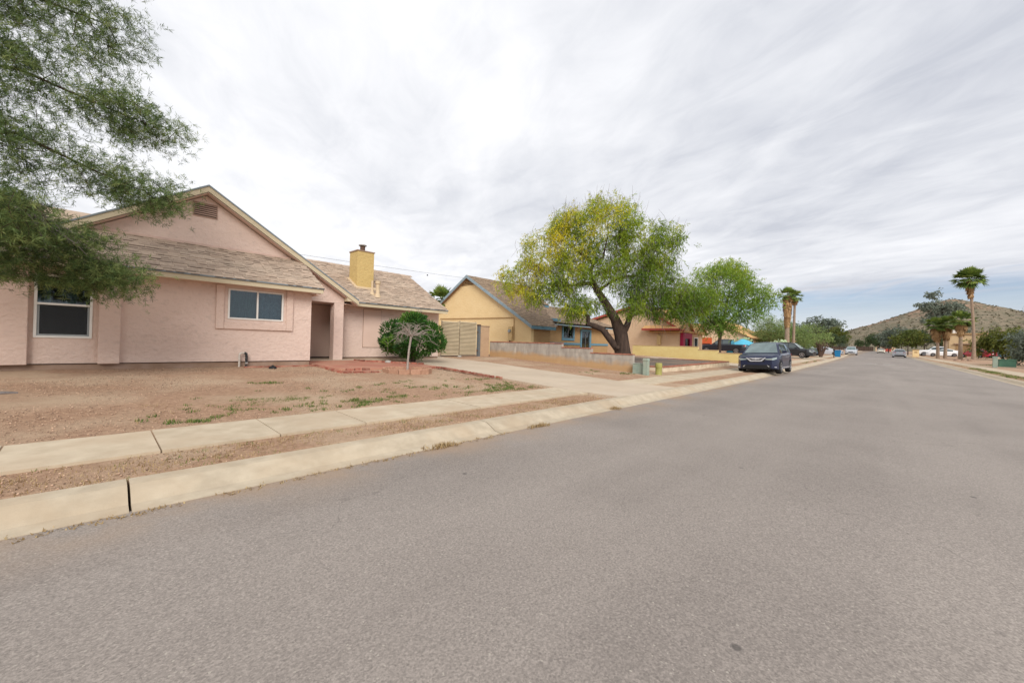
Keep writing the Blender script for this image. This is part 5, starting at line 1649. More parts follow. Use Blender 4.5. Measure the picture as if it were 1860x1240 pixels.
m2 = empty('mesquite_tree', 'smaller green mesquite with a slim trunk in front of the black pickup', 'tree', (0, 0, 0))
trk = [([(35.9, 9.9, 0.4), (35.95, 9.9, 1.8), (36.0, 9.85, 3.0), (36.3, 9.6, 4.4), (36.5, 9.4, 6.0)], [0.16, 0.14, 0.13, 0.10, 0.05]),
       ([(36.0, 9.85, 2.6), (35.3, 10.6, 3.8), (34.4, 11.6, 4.8)], [0.10, 0.07, 0.03]), ([(36.0, 9.85, 2.9), (36.9, 9.0, 4.2), (37.8, 8.0, 5.2)], [0.09, 0.07, 0.03])]
mb_ = [(36.2, 9.6, 6.8, 2.2, 2.0, 1.7, 2.6), (37.6, 8.2, 6.0, 1.3, 1.3, 1.4, 1.3), (34.6, 11.3, 5.6, 1.5, 1.5, 1.1, 1.2), (36.4, 9.4, 8.2, 1.3, 1.2, 0.7, 0.6), (36.0, 9.9, 4.6, 1.8, 1.6, 1.0, 1.3), (37.4, 8.3, 4.4, 1.1, 1.1, 0.9, 0.7),
       (35.6, 10.2, 3.3, 1.4, 1.3, 0.6, 0.7), (34.2, 11.6, 4.2, 1.2, 1.2, 0.8, 1.0), (33.4, 12.6, 5.0, 1.2, 1.2, 0.9, 1.0), (38.4, 7.2, 5.6, 1.0, 1.0, 1.0, 0.7), (35.3, 10.6, 7.4, 1.4, 1.4, 0.8, 0.8), (36.6, 9.2, 3.0, 1.2, 1.1, 0.3, 0.4)]
tips, _, _ = in_blobs(mb_, 620, 0.2)
chains, ends = grow(trk, tips, seg=0.4, wig=0.1, tip_r=0.006, power=2.3)
wood(chains, 'trunk', m_bark, m2, 6)


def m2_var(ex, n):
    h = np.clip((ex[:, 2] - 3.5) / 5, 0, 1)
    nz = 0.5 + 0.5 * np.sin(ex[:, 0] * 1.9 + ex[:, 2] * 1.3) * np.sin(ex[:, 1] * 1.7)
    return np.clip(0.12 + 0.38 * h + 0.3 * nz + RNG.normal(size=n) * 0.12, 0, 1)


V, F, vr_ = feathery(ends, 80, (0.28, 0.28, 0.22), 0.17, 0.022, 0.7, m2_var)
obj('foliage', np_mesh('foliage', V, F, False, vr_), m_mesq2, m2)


# ------------------------------------------------------------------ generic trees
def tree(name, label, X, Y, h, blobs, trunk_r, lmat, bark, n_tip=160, per=30, leaf=(0.3, 0.05), spread=0.4, group=None, trunk_h=0.45, z=None, multi=1, var=None, tw_r=0.008, cat='tree'):
    """blobs relative to the base, unit = tree height"""
    z0 = G(X, Y) if z is None else z
    t = empty(name, label, cat, (X, Y, z0), group=group)
    trunks = []
    for k in range(multi):
        a = 6.28 * k / max(1, multi) + 0.5; s = 0.0 if multi == 1 else 0.10 * h
        trunks.append(([(0, 0, -0.3), (s * 0.4 * math.cos(a), s * 0.4 * math.sin(a), trunk_h * h * 0.5), (s * math.cos(a) + random.uniform(-.02, .02) * h, s * math.sin(a), trunk_h * h)], [trunk_r, trunk_r * 0.8, trunk_r * 0.5]))
    bl = [(b[0] * h, b[1] * h, b[2] * h, b[3] * h, b[4] * h, b[5] * h, b[3] * b[4] * b[5]) for b in blobs]
    tips, kk, _ = in_blobs(bl, n_tip, 0.2)
    chains, ends = grow(trunks, tips, seg=max(0.4, h / 16), wig=0.1, tip_r=tw_r, power=2.3)
    wood(chains, 'trunk', bark, t, 5)
    bv = RNG.random(len(ends))
    vf = var or (lambda ex, n: np.clip(0.6 * np.repeat(bv, n // len(bv)) + 0.35 * RNG.random(n), 0, 1))
    V, F, vr_ = feathery(ends, per, (spread, spread, spread * 0.7), leaf[0], leaf[1], 0.3, vf)
    obj('crown', np_mesh('crown', V, F, False, vr_), lmat, t)
    return t


def rblobs(n, r=0.32, zc=0.62, zr_=0.25, s=(0.14, 0.24), seed=0):
    q = random.Random(seed); o = []
    for k in range(n):
        a = q.uniform(0, 6.28); d = r * math.sqrt(q.random())
        o.append((d * math.cos(a), d * math.sin(a), zc + q.uniform(-zr_, zr_) * (1 - 0.5 * d / r), q.uniform(*s), q.uniform(*s), q.uniform(*s) * 0.8))
    return o


tree('palo_verde', 'pale green palo verde behind the parked navy car', 71, 12.6, 6.6, rblobs(9, 0.42, 0.55, 0.26, (0.16, 0.26), 3), 0.14, m_pv, m_bark, 300, 40, (0.30, 0.022), 0.40, 'palo verde trees beyond the pickup', 0.3, multi=3)
tree('palo_verde', 'bushy palo verde right of the shaggy palm trunks', 70, 8.6, 5.9, rblobs(10, 0.42, 0.50, 0.28, (0.16, 0.26), 5), 0.14, m_pv, m_bark, 320, 40, (0.30, 0.022), 0.40, 'palo verde trees beyond the pickup', 0.3, multi=3)
tree('palo_verde', 'low wispy palo verde nearest the blue tarp', 70, 13.6, 4.2, rblobs(7, 0.45, 0.55, 0.2, (0.18, 0.28), 8), 0.12, m_pv, m_bark, 220, 36, (0.26, 0.022), 0.34, 'palo verde trees beyond the pickup', 0.3, multi=3)


def pear(X, Y, h, label, seed):
    q = random.Random(seed)
    t = empty('prickly_pear', label, 'cactus', (X, Y, G(X, Y)), group='prickly pear cacti by the parked cars')
    mb = MB()
    def padm(p, d, s, depth):
        u = d.normalized(); w = Vector((q.uniform(-1, 1), q.uniform(-1, 1), 0.1)).normalized(); w = (w - u * w.dot(u)).normalized(); nrm = u.cross(w)
        c = p + u * s
        b0 = len(mb.v); nu_, nv = 8, 4
        for i in range(nv + 1):
            ph = -math.pi / 2 + math.pi * i / nv
            for k in range(nu_):
                th = 2 * math.pi * k / nu_
                mb.v.append(tuple(c + u * s * math.sin(ph) + (w * 0.72 * s * math.cos(th) + nrm * 0.16 * s * math.sin(th)) * math.cos(ph)))
        for i in range(nv):
            for k in range(nu_):
                a_ = b0 + i * nu_ + k; c_ = b0 + i * nu_ + (k + 1) % nu_
                mb.f.append((a_, c_, c_ + nu_, a_ + nu_)); mb.var.append(0.5)
        if depth > 0:
            for k in range(q.choice((1, 2, 2))):
                dd_ = (u + w * q.uniform(-0.9, 0.9) + Vector((0, 0, 0.25))).normalized()
                padm(p + u * s * 1.75 + w * q.uniform(-0.3, 0.3) * s, dd_, s * q.uniform(0.8, 1.0), depth - 1)
    for k in range(7):
        a = q.uniform(0, 6.28); r = q.uniform(0, 0.6)
        padm(Vector((r * math.cos(a), r * math.sin(a), -0.05)), Vector((0.4 * math.cos(a), 0.4 * math.sin(a), 1)), h * 0.115, 4)
    mb.build('pads', m_cactus, t, smooth_=60)


pear(64.2, 15.3, 2.7, 'tall prickly pear right of the black pickup', 1)
pear(62, 10.3, 2.5, 'prickly pear showing over the navy car roof', 2)
pear(63.6, 14.3, 2.7, 'pale prickly pear between the tarp and the palo verde', 3)
pear(62.6, 9.6, 2.5, 'prickly pear just right of the one over the navy car roof', 6)


# palms
def palm(X, Y, h, label, tr=0.20, crown=1.5, skirt=(0.55, 1.6), lean=(0, 0), n_fr=34, group='fan palms along the street', z=None, seed=0, sk_r=0.55, base=1.25):
    q = random.Random(seed); z0 = G(X, Y) if z is None else z
    t = empty('fan_palm', label, 'palm tree', (X, Y, z0), group=group)
    pts_ = [(lean[0] * f * f, lean[1] * f * f, h * f - (0.3 if f == 0 else 0)) for f in (0, 0.1, 0.25, 0.5, 0.75, 1.0)]
    MB().tube(pts_, [tr * base, tr * 1.1, tr, tr * 0.9, tr * 0.85, tr * 0.9], 10).build('trunk', m_palmbark, t, smooth_=60)
    top_ = Vector((lean[0], lean[1], h))

    def fan(V, F, var, origin, d, R, spread_, nb, fold, v0, pet):
        d = d.normalized(); s = d.cross(Vector((0, 0, 1)))
        if s.length < 1e-3: s = Vector((1, 0, 0))
        s.normalize(); nn = s.cross(d)
        c = origin + d * pet
        for k in range(nb):
            a = -spread_ + 2 * spread_ * (k + 0.5) / nb
            dir_ = d * math.cos(a) + s * math.sin(a) + nn * q.uniform(-0.08, 0.08)
            tip = c + dir_ * R * q.uniform(0.85, 1.1) + Vector((0, 0, -fold * R * (0.4 + abs(math.sin(a)))))
            mid = c + dir_ * R * 0.55
            wv = (s * math.cos(a) - d * math.sin(a)) * R * spread_ / nb * 1.05
            b = len(V)
            V += [tuple(c), tuple(mid + wv), tuple(tip), tuple(mid - wv)]
            F.append((b, b + 1, b + 2, b + 3)); var.append(v0 + q.uniform(-0.15, 0.15))
        b = len(V); w = s * 0.02
        V += [tuple(origin - w), tuple(origin + w), tuple(c + w), tuple(c - w)]; F.append((b, b + 1, b + 2, b + 3)); var.append(v0)
    V, F, vr = [], [], []
    for k in range(n_fr):
        a = k * 2.39996; e_ = 1.35 - 1.95 * (k / n_fr) + q.uniform(-0.22, 0.22)
        d = Vector((math.cos(a) * math.cos(e_), math.sin(a) * math.cos(e_), math.sin(e_)))
        fan(V, F, vr, top_, d, crown * q.uniform(0.48, 0.62), 1.25, 14, 0.10 + 0.28 * (1 - (e_ + 0.6) / 1.95), 0.15 + 0.5 * q.random(), crown * q.uniform(0.35, 0.55))
    obj('fronds', np_mesh('fronds', V, F, False, np.clip(vr, 0, 1)), m_palm, t)
    if skirt:
        V, F, vr = [], [], []
        zt_, ln_ = h - 0.05, skirt[1]
        for k in range(int(130 * skirt[0] / 0.55)):
            a = q.uniform(0, 6.28); f = q.random()
            zz = zt_ - ln_ * f * 0.75
            f2 = max(0, min(1, zz / h)); o_ = Vector((lean[0] * f2 * f2, lean[1] * f2 * f2, zz)) + Vector((math.cos(a), math.sin(a), 0)) * tr * (1.3 - 0.6 * f)
            d = Vector((math.cos(a) * 0.42 * (1.2 - f), math.sin(a) * 0.42 * (1.2 - f), -1))
            fan(V, F, vr, o_, d, sk_r * q.uniform(0.45, 1.35), 0.34, 5, 0.05, 0.2 + 0.7 * q.random(), sk_r * 0.35)
        obj('dead_skirt', np_mesh('dead_skirt', V, F, False, np.clip(vr, 0, 1)), m_skirt, t)
    return t


palm(86, -9.6, 11.5, 'tallest fan palm with a bare slender trunk and short brown skirt', 0.18, 1.95, (0.8, 2.6), (-0.1, 0.6), 52, seed=1, sk_r=0.62, base=1.7)
palm(95, -6.75, 5.35, 'leftmost fan palm of the close pair with a shaggy brown skirt', 0.21, 1.6, (0.8, 2.3), (0, 0.3), 34, seed=2, sk_r=0.75)
palm(95.5, -7.6, 5.5, 'fan palm on the right of the close pair, brown skirt', 0.21, 1.6, (0.8, 2.3), (0, -0.1), 34, seed=3, sk_r=0.75)
palm(92, -8.9, 6.0, 'fan palm in front of the tan house left of the tallest palm', 0.24, 1.75, (0.8, 1.9), (0, 0), 32, seed=4, sk_r=0.8)
palm(64, 9.3, 8.2, 'shaggy palm with a thick dead frond skirt above the palo verdes', 0.28, 1.2, (2.2, 5.0), (0, 0.05), 32, seed=5, sk_r=0.5)
palm(66, 8.85, 8.1, 'slim bare trunked palm touching the shaggy palm', 0.17, 1.1, (0.3, 0.8), (0, -0.05), 26, seed=6, sk_r=0.4)
palm(18.55, 25.0, 3.9, 'fan palm crown peeping between the pink and yellow houses', 0.22, 1.25, None, (0, 0), 30, seed=7)

# power line behind the houses
pwl = empty('power_line', 'thin overhead cable running behind the pink house roof', 'cable', (0, 0, 0))
pts_ = [(-20 + 4.2 * i, 30, 6.75 + 0.0022 * (4.2 * i - 22) ** 2 * 0.25 + 0.011 * 4.2 * i) for i in range(16)]
MB().tube(pts_, 0.009, 4).build('cable', m_wire, pwl)
MB().lathe([(0, -0.06), (0.06, -0.05), (0.06, 0.05), (0, 0.06)], (20.6, 30, 7.19), 8).build('splice', m_wire, pwl)


# ------------------------------------------------------------------ cars
m_tyre = M('tyre', (0.02, 0.02, 0.021), rough=0.85)
m_rim = M('alloy_rim', (0.45, 0.45, 0.47), rough=0.3, metallic=0.8)
m_cglass = M('car_glass', (0.035, 0.055, 0.055), rough=0.04, spec=0.9, coat=0.6)
m_cglass2 = M('windscreen_glass', (0.13, 0.19, 0.19), (0.07, 0.11, 0.11), scale=1.6, rough=0.05, spec=0.9, coat=0.7)
m_chrome = M('chrome', (0.62, 0.63, 0.67), rough=0.25, metallic=0.35, coat=0.5)
m_lamp = M('headlamp_lens', (0.30, 0.36, 0.36), rough=0.1, spec=0.8, coat=0.8)
m_tail = M('tail_lamp', (0.42, 0.015, 0.015), rough=0.2, coat=0.5)
m_trim = M('black_trim', (0.015, 0.015, 0.016), rough=0.6)
m_plate = M('number_plate', (0.6, 0.6, 0.58), rough=0.5)


def paint(name, c, metallic=0.1):
    return M(name, c, tuple(v * 0.95 for v in c), scale=3, rough=0.38, metallic=0.0, coat=0.4, spec=0.35)


def interp(tab, x):
    tab = sorted(tab); xs = [p[0] for p in tab]; ys = [p[1] for p in tab]
    return float(np.interp(x, xs, ys))


def make_car(label, X, Y, z, rz, pm_, spec, group=None, tilt=0.0, cat='car', name='parked_car', glass=None):
    """spec: L,W, hood/deck line [(x,z)], roof line [(x,z)], wheels (xf,xr,r), clearance. x runs forward, 0 at the middle"""
    S = spec; L_, W = S['L'], S['W']; wr = S['wr']; xf, xr = S['xf'], S['xr']
    car = empty(name, label, cat, (X, Y, z), rz, group)
    car.rotation_euler = (tilt, 0, rz)
    hw = W / 2
    xs = list(np.linspace(-L_ / 2, L_ / 2, 56))
    # extra stations round the arches
    for xc in (xf, xr):
        for a in np.linspace(-1, 1, 13): xs.append(xc + (wr + 0.06) * math.sin(a * math.pi / 2))
        xs += [xc - wr - 0.062, xc + wr + 0.062]
    xs = sorted(set(round(x, 4) for x in xs if -L_ / 2 <= x <= L_ / 2))
    ring_ = []
    for x in xs:
        zt_ = interp(S['belt'], x)
        zb = S['clear'] + 0.06 * max(0, (abs(x) - L_ / 2 + 0.5) / 0.5)
        arch = 0
        for xc in (xf, xr):
            d = abs(x - xc)
            if d < wr + 0.06: arch = max(arch, wr + math.sqrt(max(0, (wr + 0.06) ** 2 - d * d)) - 0.0)
        e_ = min(1.0, (L_ / 2 - abs(x)) / 0.70)
        taper = 0.74 + 0.26 * math.sin(max(0, e_) * math.pi / 2)
        w = hw * taper
        zb2 = max(zb, arch)
        zm = max(zb2 + 0.02, zt_ * 0.62)
        zsh = max(zm + 0.02, zt_ - 0.09)
        pts_ = [(0, zb), (w * 0.86, zb if not arch else zb), (w * 0.985, zb2 + 0.0), (w, max(zb2 + 0.01, zm)), (w * 0.985, zsh), (w * 0.90, max(zt_, zsh + 0.01)), (w * 0.5, max(zt_, zsh + 0.01) + 0.015), (0, max(zt_, zsh + 0.01) + 0.02)]
        ring_.append([(x, y, zz) for y, zz in pts_] + [(x, -y, zz) for y, zz in pts_[::-1][1:-1]])
    mb = MB(); V = [p for r in ring_ for p in r]; n = len(ring_[0]); F = []
    for i in range(len(ring_) - 1):
        for k in range(n):
            a = i * n + k; b = i * n + (k + 1) % n
            F.append((a, b, b + n, a + n))
    F.append(tuple(range(n - 1, -1, -1))); F.append(tuple((len(ring_) - 1) * n + k for k in range(n)))
    mb.add(V, F)
    body = mb.build('body', pm_, car, smooth_=38)
    # cabin
    rl = S['roof']; cx = [p[0] for p in rl]
    cab = MB(); rows = []
    for x in list(np.linspace(cx[0], cx[-1], 30)):
        zt_ = interp(rl, x); zb = interp(S['belt'], x) - 0.01
        f = max(0.02, min(1.0, (zt_ - zb) / (S['rh'] - zb)))
        wb, wt = hw * 0.90, hw * (0.90 - 0.25 * f)
        rows.append([(x, wb, zb), (x, wt + 0.02, zt_ - 0.05 * f), (x, wt - 0.10, zt_), (x, 0, zt_ + 0.025 * f), (x, -wt + 0.10, zt_), (x, -wt - 0.02, zt_ - 0.05 * f), (x, -wb, zb)])
    n = 7; V = [p for r in rows for p in r]; F = []
    for i in range(len(rows) - 1):
        for k in range(n - 1):
            a = i * n + k; F.append((a, a + 1, a + n + 1, a + n))
    F.append(tuple(range(n - 1, -1, -1))); F.append(tuple((len(rows) - 1) * n + k for k in range(n)))
    cab.add(V, F); cab.build('cabin', pm_, car, smooth_=38)
    gm = glass or m_cglass

    def side_w(x, f):
        zb = interp(S['belt'], x); zt_ = interp(rl, x); fr_ = max(0.02, min(1, (zt_ - zb) / (S['rh'] - zb)))
        zz = zb + (zt_ - 0.05 * fr_ - zb) * f
        return hw * 0.90 + (hw * (0.90 - 0.25 * fr_) + 0.02 - hw * 0.90) * f, zz
    for sgn in (1, -1):
        for xa, xb in S['side']:
            V = []; m_ = 8
            for i in range(m_ + 1):
                x = xa + (xb - xa) * i / m_
                for f in (0.10, 0.90):
                    w, zz = side_w(x, f)
                    if zz - interp(S['belt'], x) < 0.02: zz = interp(S['belt'], x) + 0.02
                    V.append((x, sgn * (w + 0.008), zz))
            F = [((2 * i, 2 * i + 2, 2 * i + 3, 2 * i + 1) if sgn < 0 else (2 * i + 1, 2 * i + 3, 2 * i + 2, 2 * i)) for i in range(m_)]
            mb = MB(); mb.add(V, F); mb.build('side_window', gm, car, smooth_=60)
        # mirrors
        xm = S['mirror']
        w, zz = side_w(xm, 0.15)
        mb = MB(); mb.obox((xm, sgn * (w + 0.16), zz + 0.05), (0.05, 0.01 * sgn, 0), (0, 0.10, 0), (0, 0, 0.065)); mb.build('mirror', pm_, car, bevel=0.02)
    for nm, (xa, xb), mat in (('windscreen', S['ws'], S.get('wsm', m_cglass2)), ('rear_window', S['rs'], gm)):
        V = []; m_ = 6; sg = 1 if xa > xb else -1
        for i in range(m_ + 1):
            f = 0.08 + 0.84 * i / m_
            x = xa + (xb - xa) * f
            zt_ = interp(rl, x); zb = interp(S['belt'], x); fr_ = max(0.02, min(1, (zt_ - zb) / (S['rh'] - zb)))
            wt = hw * (0.90 - 0.25 * fr_) - 0.07
            for y, dz in ((wt, 0), (wt * 0.5, 0.018 * fr_), (0, 0.025 * fr_), (-wt * 0.5, 0.018 * fr_), (-wt, 0)):
                V.append((x + sg * 0.008, y, zt_ + dz + 0.012))
        F = []
        for i in range(m_):
            for k in range(4):
                a = i * 5 + k; F.append((a, a + 1, a + 6, a + 5) if sg > 0 else (a + 1, a, a + 5, a + 6))
        mb = MB(); mb.add(V, F); mb.build(nm, mat, car, smooth_=60)
    # wheels
    for xc in (xf, xr):
        for sgn in (1, -1):
            o = empty('wheel', None, None, (xc, sgn * (hw - 0.115), wr)); o.parent = car
            tm = MB(); hwid = 0.115
            tm.lathe([(wr * 0.62, -hwid), (wr * 0.93, -hwid), (wr, -hwid * 0.6), (wr, hwid * 0.6), (wr * 0.93, hwid), (wr * 0.62, hwid)], (0, 0, 0), 24, 'y'); tm.build('tyre', m_tyre, o, smooth_=35)
            rm = MB(); yy = sgn * hwid * 0.86
            rm.lathe([(wr * 0.66, yy - 0.01 * sgn), (wr * 0.66, yy + sgn * 0.022), (wr * 0.58, yy + sgn * 0.022), (wr * 0.56, yy + 0.005 * sgn)], (0, 0, 0), 24, 'y')
            for k in range(5):
                a = k * 2 * math.pi / 5 + 0.3
                rm.obox((math.cos(a) * wr * 0.34, yy + sgn * 0.014, math.sin(a) * wr * 0.34), (math.cos(a) * wr * 0.30, 0, math.sin(a) * wr * 0.30), (0, 0.012, 0), (-math.sin(a) * wr * 0.085, 0, math.cos(a) * wr * 0.085))
            rm.build('rim', m_rim, o, smooth_=35)
    ub_ = MB(); ub_.box(-L_ / 2 + 0.25, L_ / 2 - 0.25, -hw * 0.78, hw * 0.78, S['clear'] - 0.02, S['clear'] + 0.35); ub_.build('underbody', m_trim, car)
    # front lamps, grille, bumper
    fx = L_ / 2; hz = interp(S['belt'], fx - 0.1)
    for sgn in (1, -1):
        mb = MB(); V = []
        for xq, yq, za, zb in ((fx + 0.012, 0.44 * hw, -0.155, -0.105), (fx + 0.012, 0.74 * hw + 0.01, -0.185, -0.085), (fx - 0.10, hw * (0.74 + 0.26 * math.sin(0.10 / 0.70 * math.pi / 2)) + 0.012, -0.175, -0.06), (fx - 0.30, hw * (0.74 + 0.26 * math.sin(0.30 / 0.70 * math.pi / 2)) + 0.010, -0.115, -0.04)):
            V += [(xq, sgn * yq, hz + za), (xq, sgn * yq, hz + zb)]
        mb.add(V, [((2 * i, 2 * i + 2, 2 * i + 3, 2 * i + 1) if sgn > 0 else (2 * i + 1, 2 * i + 3, 2 * i + 2, 2 * i)) for i in range(3)]); mb.build('headlight', m_lamp, car)
        tz = S.get('tailz', hz)
        mb = MB(); mb.prism([(-fx + 0.03, sgn * hw * 0.52, tz - 0.14), (-fx + 0.28, sgn * hw * 0.90, tz - 0.12), (-fx + 0.30, sgn * hw * 0.92, tz + 0.02), (-fx + 0.05, sgn * hw * 0.55, tz + 0.0)], (-0.06, sgn * 0.02, 0)); mb.build('tail_light', m_tail, car)
    mb = MB(); mb.box(fx - 0.03, fx + 0.012, -hw * 0.40, hw * 0.40, hz - 0.26, hz - 0.09); mb.build('grille', m_trim, car, bevel=0.01)
    mb = MB(); mb.box(fx - 0.09, fx - 0.0, -hw * 0.66, hw * 0.66, S['clear'] + 0.03, S['clear'] + 0.15); mb.build('bumper_grille', m_trim, car)
    mb = MB(); mb.box(-fx - 0.012, -fx + 0.02, -0.16, 0.16, tz - 0.30 if tz > 0.8 else tz - 0.12, tz - 0.16 if tz > 0.8 else tz); mb.build('number_plate', m_plate, car)
    mb = MB(); mb.box(-fx - 0.02, -fx + 0.12, -hw * 0.72, hw * 0.72, S['clear'] + 0.04, S['clear'] + 0.24); mb.build('rear_bumper', m_trim, car, bevel=0.02)
    for sgn in (1, -1):
        mb = MB()
        for xd in S.get('doors', ()):
            mb.box(xd - 0.05, xd + 0.12, sgn * hw * 0.99 - 0.012, sgn * hw * 0.99 + 0.012, interp(S['belt'], xd) - 0.19, interp(S['belt'], xd) - 0.16)
        if mb.v: mb.build('door_handle', m_chrome if S.get('chrome') else pm_, car)
    return car


SUV = dict(L=4.66, W=1.87, wr=0.355, xf=1.43, xr=-1.25, clear=0.24, rh=1.66,
           belt=[(-2.33, 0.95), (-2.15, 1.06), (-1.2, 1.08), (0.6, 1.02), (1.0, 1.03), (1.7, 1.00), (2.1, 0.94), (2.27, 0.87), (2.33, 0.78)],
           roof=[(1.28, 1.02), (0.45, 1.58), (0.0, 1.655), (-0.8, 1.66), (-1.6, 1.60), (-2.0, 1.40), (-2.28, 1.05)],
           side=[(0.80, 0.02), (-0.06, -0.95), (-1.02, -1.60)], mirror=0.78, ws=(1.28, 0.36), rs=(-2.28, -1.70), tailz=1.0, doors=(-0.1, -1.0), chrome=True)
SEDAN = dict(L=4.75, W=1.80, wr=0.32, xf=1.45, xr=-1.3, clear=0.20, rh=1.44,
             belt=[(-2.37, 0.80), (-2.2, 0.98), (-1.3, 0.98), (0.6, 0.92), (1.0, 0.92), (1.8, 0.86), (2.2, 0.79), (2.32, 0.73), (2.37, 0.66)],
             roof=[(1.15, 0.92), (0.25, 1.38), (-0.1, 1.44), (-0.7, 1.44), (-1.1, 1.36), (-1.85, 1.0)],
             side=[(0.60, -0.15), (-0.25, -1.15)], mirror=0.62, ws=(1.15, 0.22), rs=(-1.85, -1.05), tailz=0.92, doors=(-0.3, -1.15))
WAGON = dict(SEDAN, rh=1.48, roof=[(1.15, 0.92), (0.25, 1.40), (-0.2, 1.47), (-1.2, 1.47), (-1.75, 1.40), (-2.28, 0.98)], side=[(0.60, -0.15), (-0.25, -1.05), (-1.12, -1.7)], rs=(-2.28, -1.75), tailz=0.95)
PICKUP = dict(L=5.75, W=2.0, wr=0.40, xf=1.85, xr=-1.75, clear=0.36, rh=1.92,
              belt=[(-2.87, 1.18), (-2.8, 1.22), (-0.65, 1.22), (0.6, 1.20), (1.1, 1.20), (2.3, 1.14), (2.75, 1.05), (2.87, 0.85)],
              roof=[(1.25, 1.20), (0.55, 1.82), (0.2, 1.91), (-0.6, 1.92), (-1.0, 1.86), (-1.12, 1.22)],
              side=[(0.85, 0.0), (-0.08, -0.95)], mirror=0.85, ws=(1.25, 0.50), rs=(-1.12, -1.0), tailz=1.15, doors=(-0.02, -0.9))
BIGSUV = dict(SUV, L=4.85, W=1.93, rh=1.82, clear=0.28, wr=0.38, roof=[(1.28, 1.04), (0.55, 1.70), (0.0, 1.80), (-1.3, 1.82), (-2.0, 1.72), (-2.38, 1.10)], side=[(0.85, 0.05), (-0.03, -0.95), (-1.02, -1.85)], rs=(-2.38, -2.0),
              belt=[(-2.42, 0.98), (-2.2, 1.10), (-1.2, 1.12), (0.6, 1.08), (1.0, 1.08), (1.8, 1.05), (2.2, 0.98), (2.42, 0.75)])
p_navy = paint('navy_car_paint', (0.008, 0.014, 0.045))
p_black = paint('black_car_paint', (0.010, 0.011, 0.018), 0.2)
p_dark = paint('charcoal_car_paint', (0.016, 0.018, 0.022), 0.3)
p_bluegrey = paint('blue_grey_car_paint', (0.09, 0.12, 0.17), 0.4)
p_white = paint('white_car_paint', (0.78, 0.78, 0.78), 0.0)
p_red = paint('red_car_paint', (0.42, 0.02, 0.045), 0.2)
p_silver = paint('silver_car_paint', (0.50, 0.52, 0.56), 0.4)
p_cream = paint('cream_car_paint', (0.70, 0.66, 0.55), 0.0)

HX, HY = 25.35, 4.60
hero = make_car('dark navy crossover parked facing us with two wheels over the kerb', HX, HY, 0.055, math.pi, p_navy, SUV, tilt=math.radians(2.6))
fx = 2.33
mb = MB()   # bright crescent round the lower half of the grille, with a winged bar in the middle
mb.prism([(fx + 0.014, a, b) for a, b in ((-0.45, 0.835), (-0.38, 0.835), (-0.20, 0.70), (0.20, 0.70), (0.38, 0.835), (0.45, 0.835), (0.25, 0.645), (-0.25, 0.645))], (0.02, 0, 0))
mb.prism([(fx + 0.013, a, b) for a, b in ((-0.35, 0.825), (0.35, 0.825), (0.12, 0.755), (-0.12, 0.755))], (0.018, 0, 0))
mb.build('grille_bar', m_chrome, hero)
MB().lathe([(0.0, 0.0), (0.055, 0.0), (0.055, 0.012), (0.042, 0.012), (0.042, 0.006), (0.0, 0.006)], (fx + 0.034, 0, 0.785), 16, 'x').build('emblem', m_chrome, hero)
for sgn in (1, -1):
    MB().prism([(fx - 0.26, sgn * 0.83, 0.37), (fx - 0.03, sgn * 0.60, 0.385), (fx + 0.0, sgn * 0.50, 0.45), (fx - 0.0, sgn * 0.47, 0.45), (fx - 0.03, sgn * 0.57, 0.35), (fx - 0.26, sgn * 0.86, 0.335)], (0.03, 0, 0)).build('bumper_strip', m_chrome, hero)
MB().box(fx - 0.06, fx + 0.005, -0.62, 0.62, 0.28, 0.47).build('lower_grille', m_trim, hero)
for sgn in (1, -1):
    MB().box(-1.0, 1.0, sgn * 0.925, sgn * 0.945, 0.30, 0.34).build('sill_trim', m_chrome, hero)

make_car('black pickup truck parked nose-in behind the pale yellow wall', 58.5, 15.6, G(58.5, 15) - 0.05, math.pi / 2, p_black, PICKUP, cat='pickup truck', name='pickup_truck')
make_car('charcoal SUV nosing out of a driveway behind the navy car', 58.0, 8.1, G(58, 8) + 0.03, -math.pi / 2 - 0.12, p_dark, BIGSUV, cat='SUV')
make_car('blue grey SUV in the driveway beside the dead ocotillo', 76.5, 8.9, G(76.5, 8.9) + 0.03, -math.pi / 2 - 0.2, p_bluegrey, BIGSUV, cat='SUV')
make_car('pale car mostly hidden behind the blue wheelie bin', 92, 7.4, G(92, 7.4), -math.pi / 2 - 0.2, p_silver, SEDAN)
make_car('silver SUV parked at the left kerb facing us, farthest on that side', 112, 4.75, zr(112), math.pi, p_silver, BIGSUV, cat='SUV')
make_car('silver wagon seen from behind at the right kerb', 101, -2.35, zr(101), 0.0, p_silver, WAGON)
make_car('white car parked ahead of the silver wagon', 125, -2.75, zr(125), 0.0, p_white, SEDAN)
make_car('cream hatchback farther along the right kerb near the street end', 168, 0.1, zr(168), 0.0, p_cream, WAGON)
make_car('blue grey sedan crossing at the far end of the street', 252, 11.5, zr(252), math.pi / 2, p_bluegrey, SEDAN)
make_car('white sedan side-on behind the pair of fan palms', 112, -8.7, G(112, -8.7) + 0.02, math.pi / 2, p_white, SEDAN)
make_car('white pickup truck just behind the white sedan', 116, -8.0, G(116, -8.0) + 0.02, math.pi / 2 + 0.1, p_white, PICKUP, cat='pickup truck', name='pickup_truck')
make_car('red hatchback beside the tallest palm trunk', 104, -12.0, G(104, -12) + 0.0, math.pi / 2 - 0.9, p_red, WAGON)

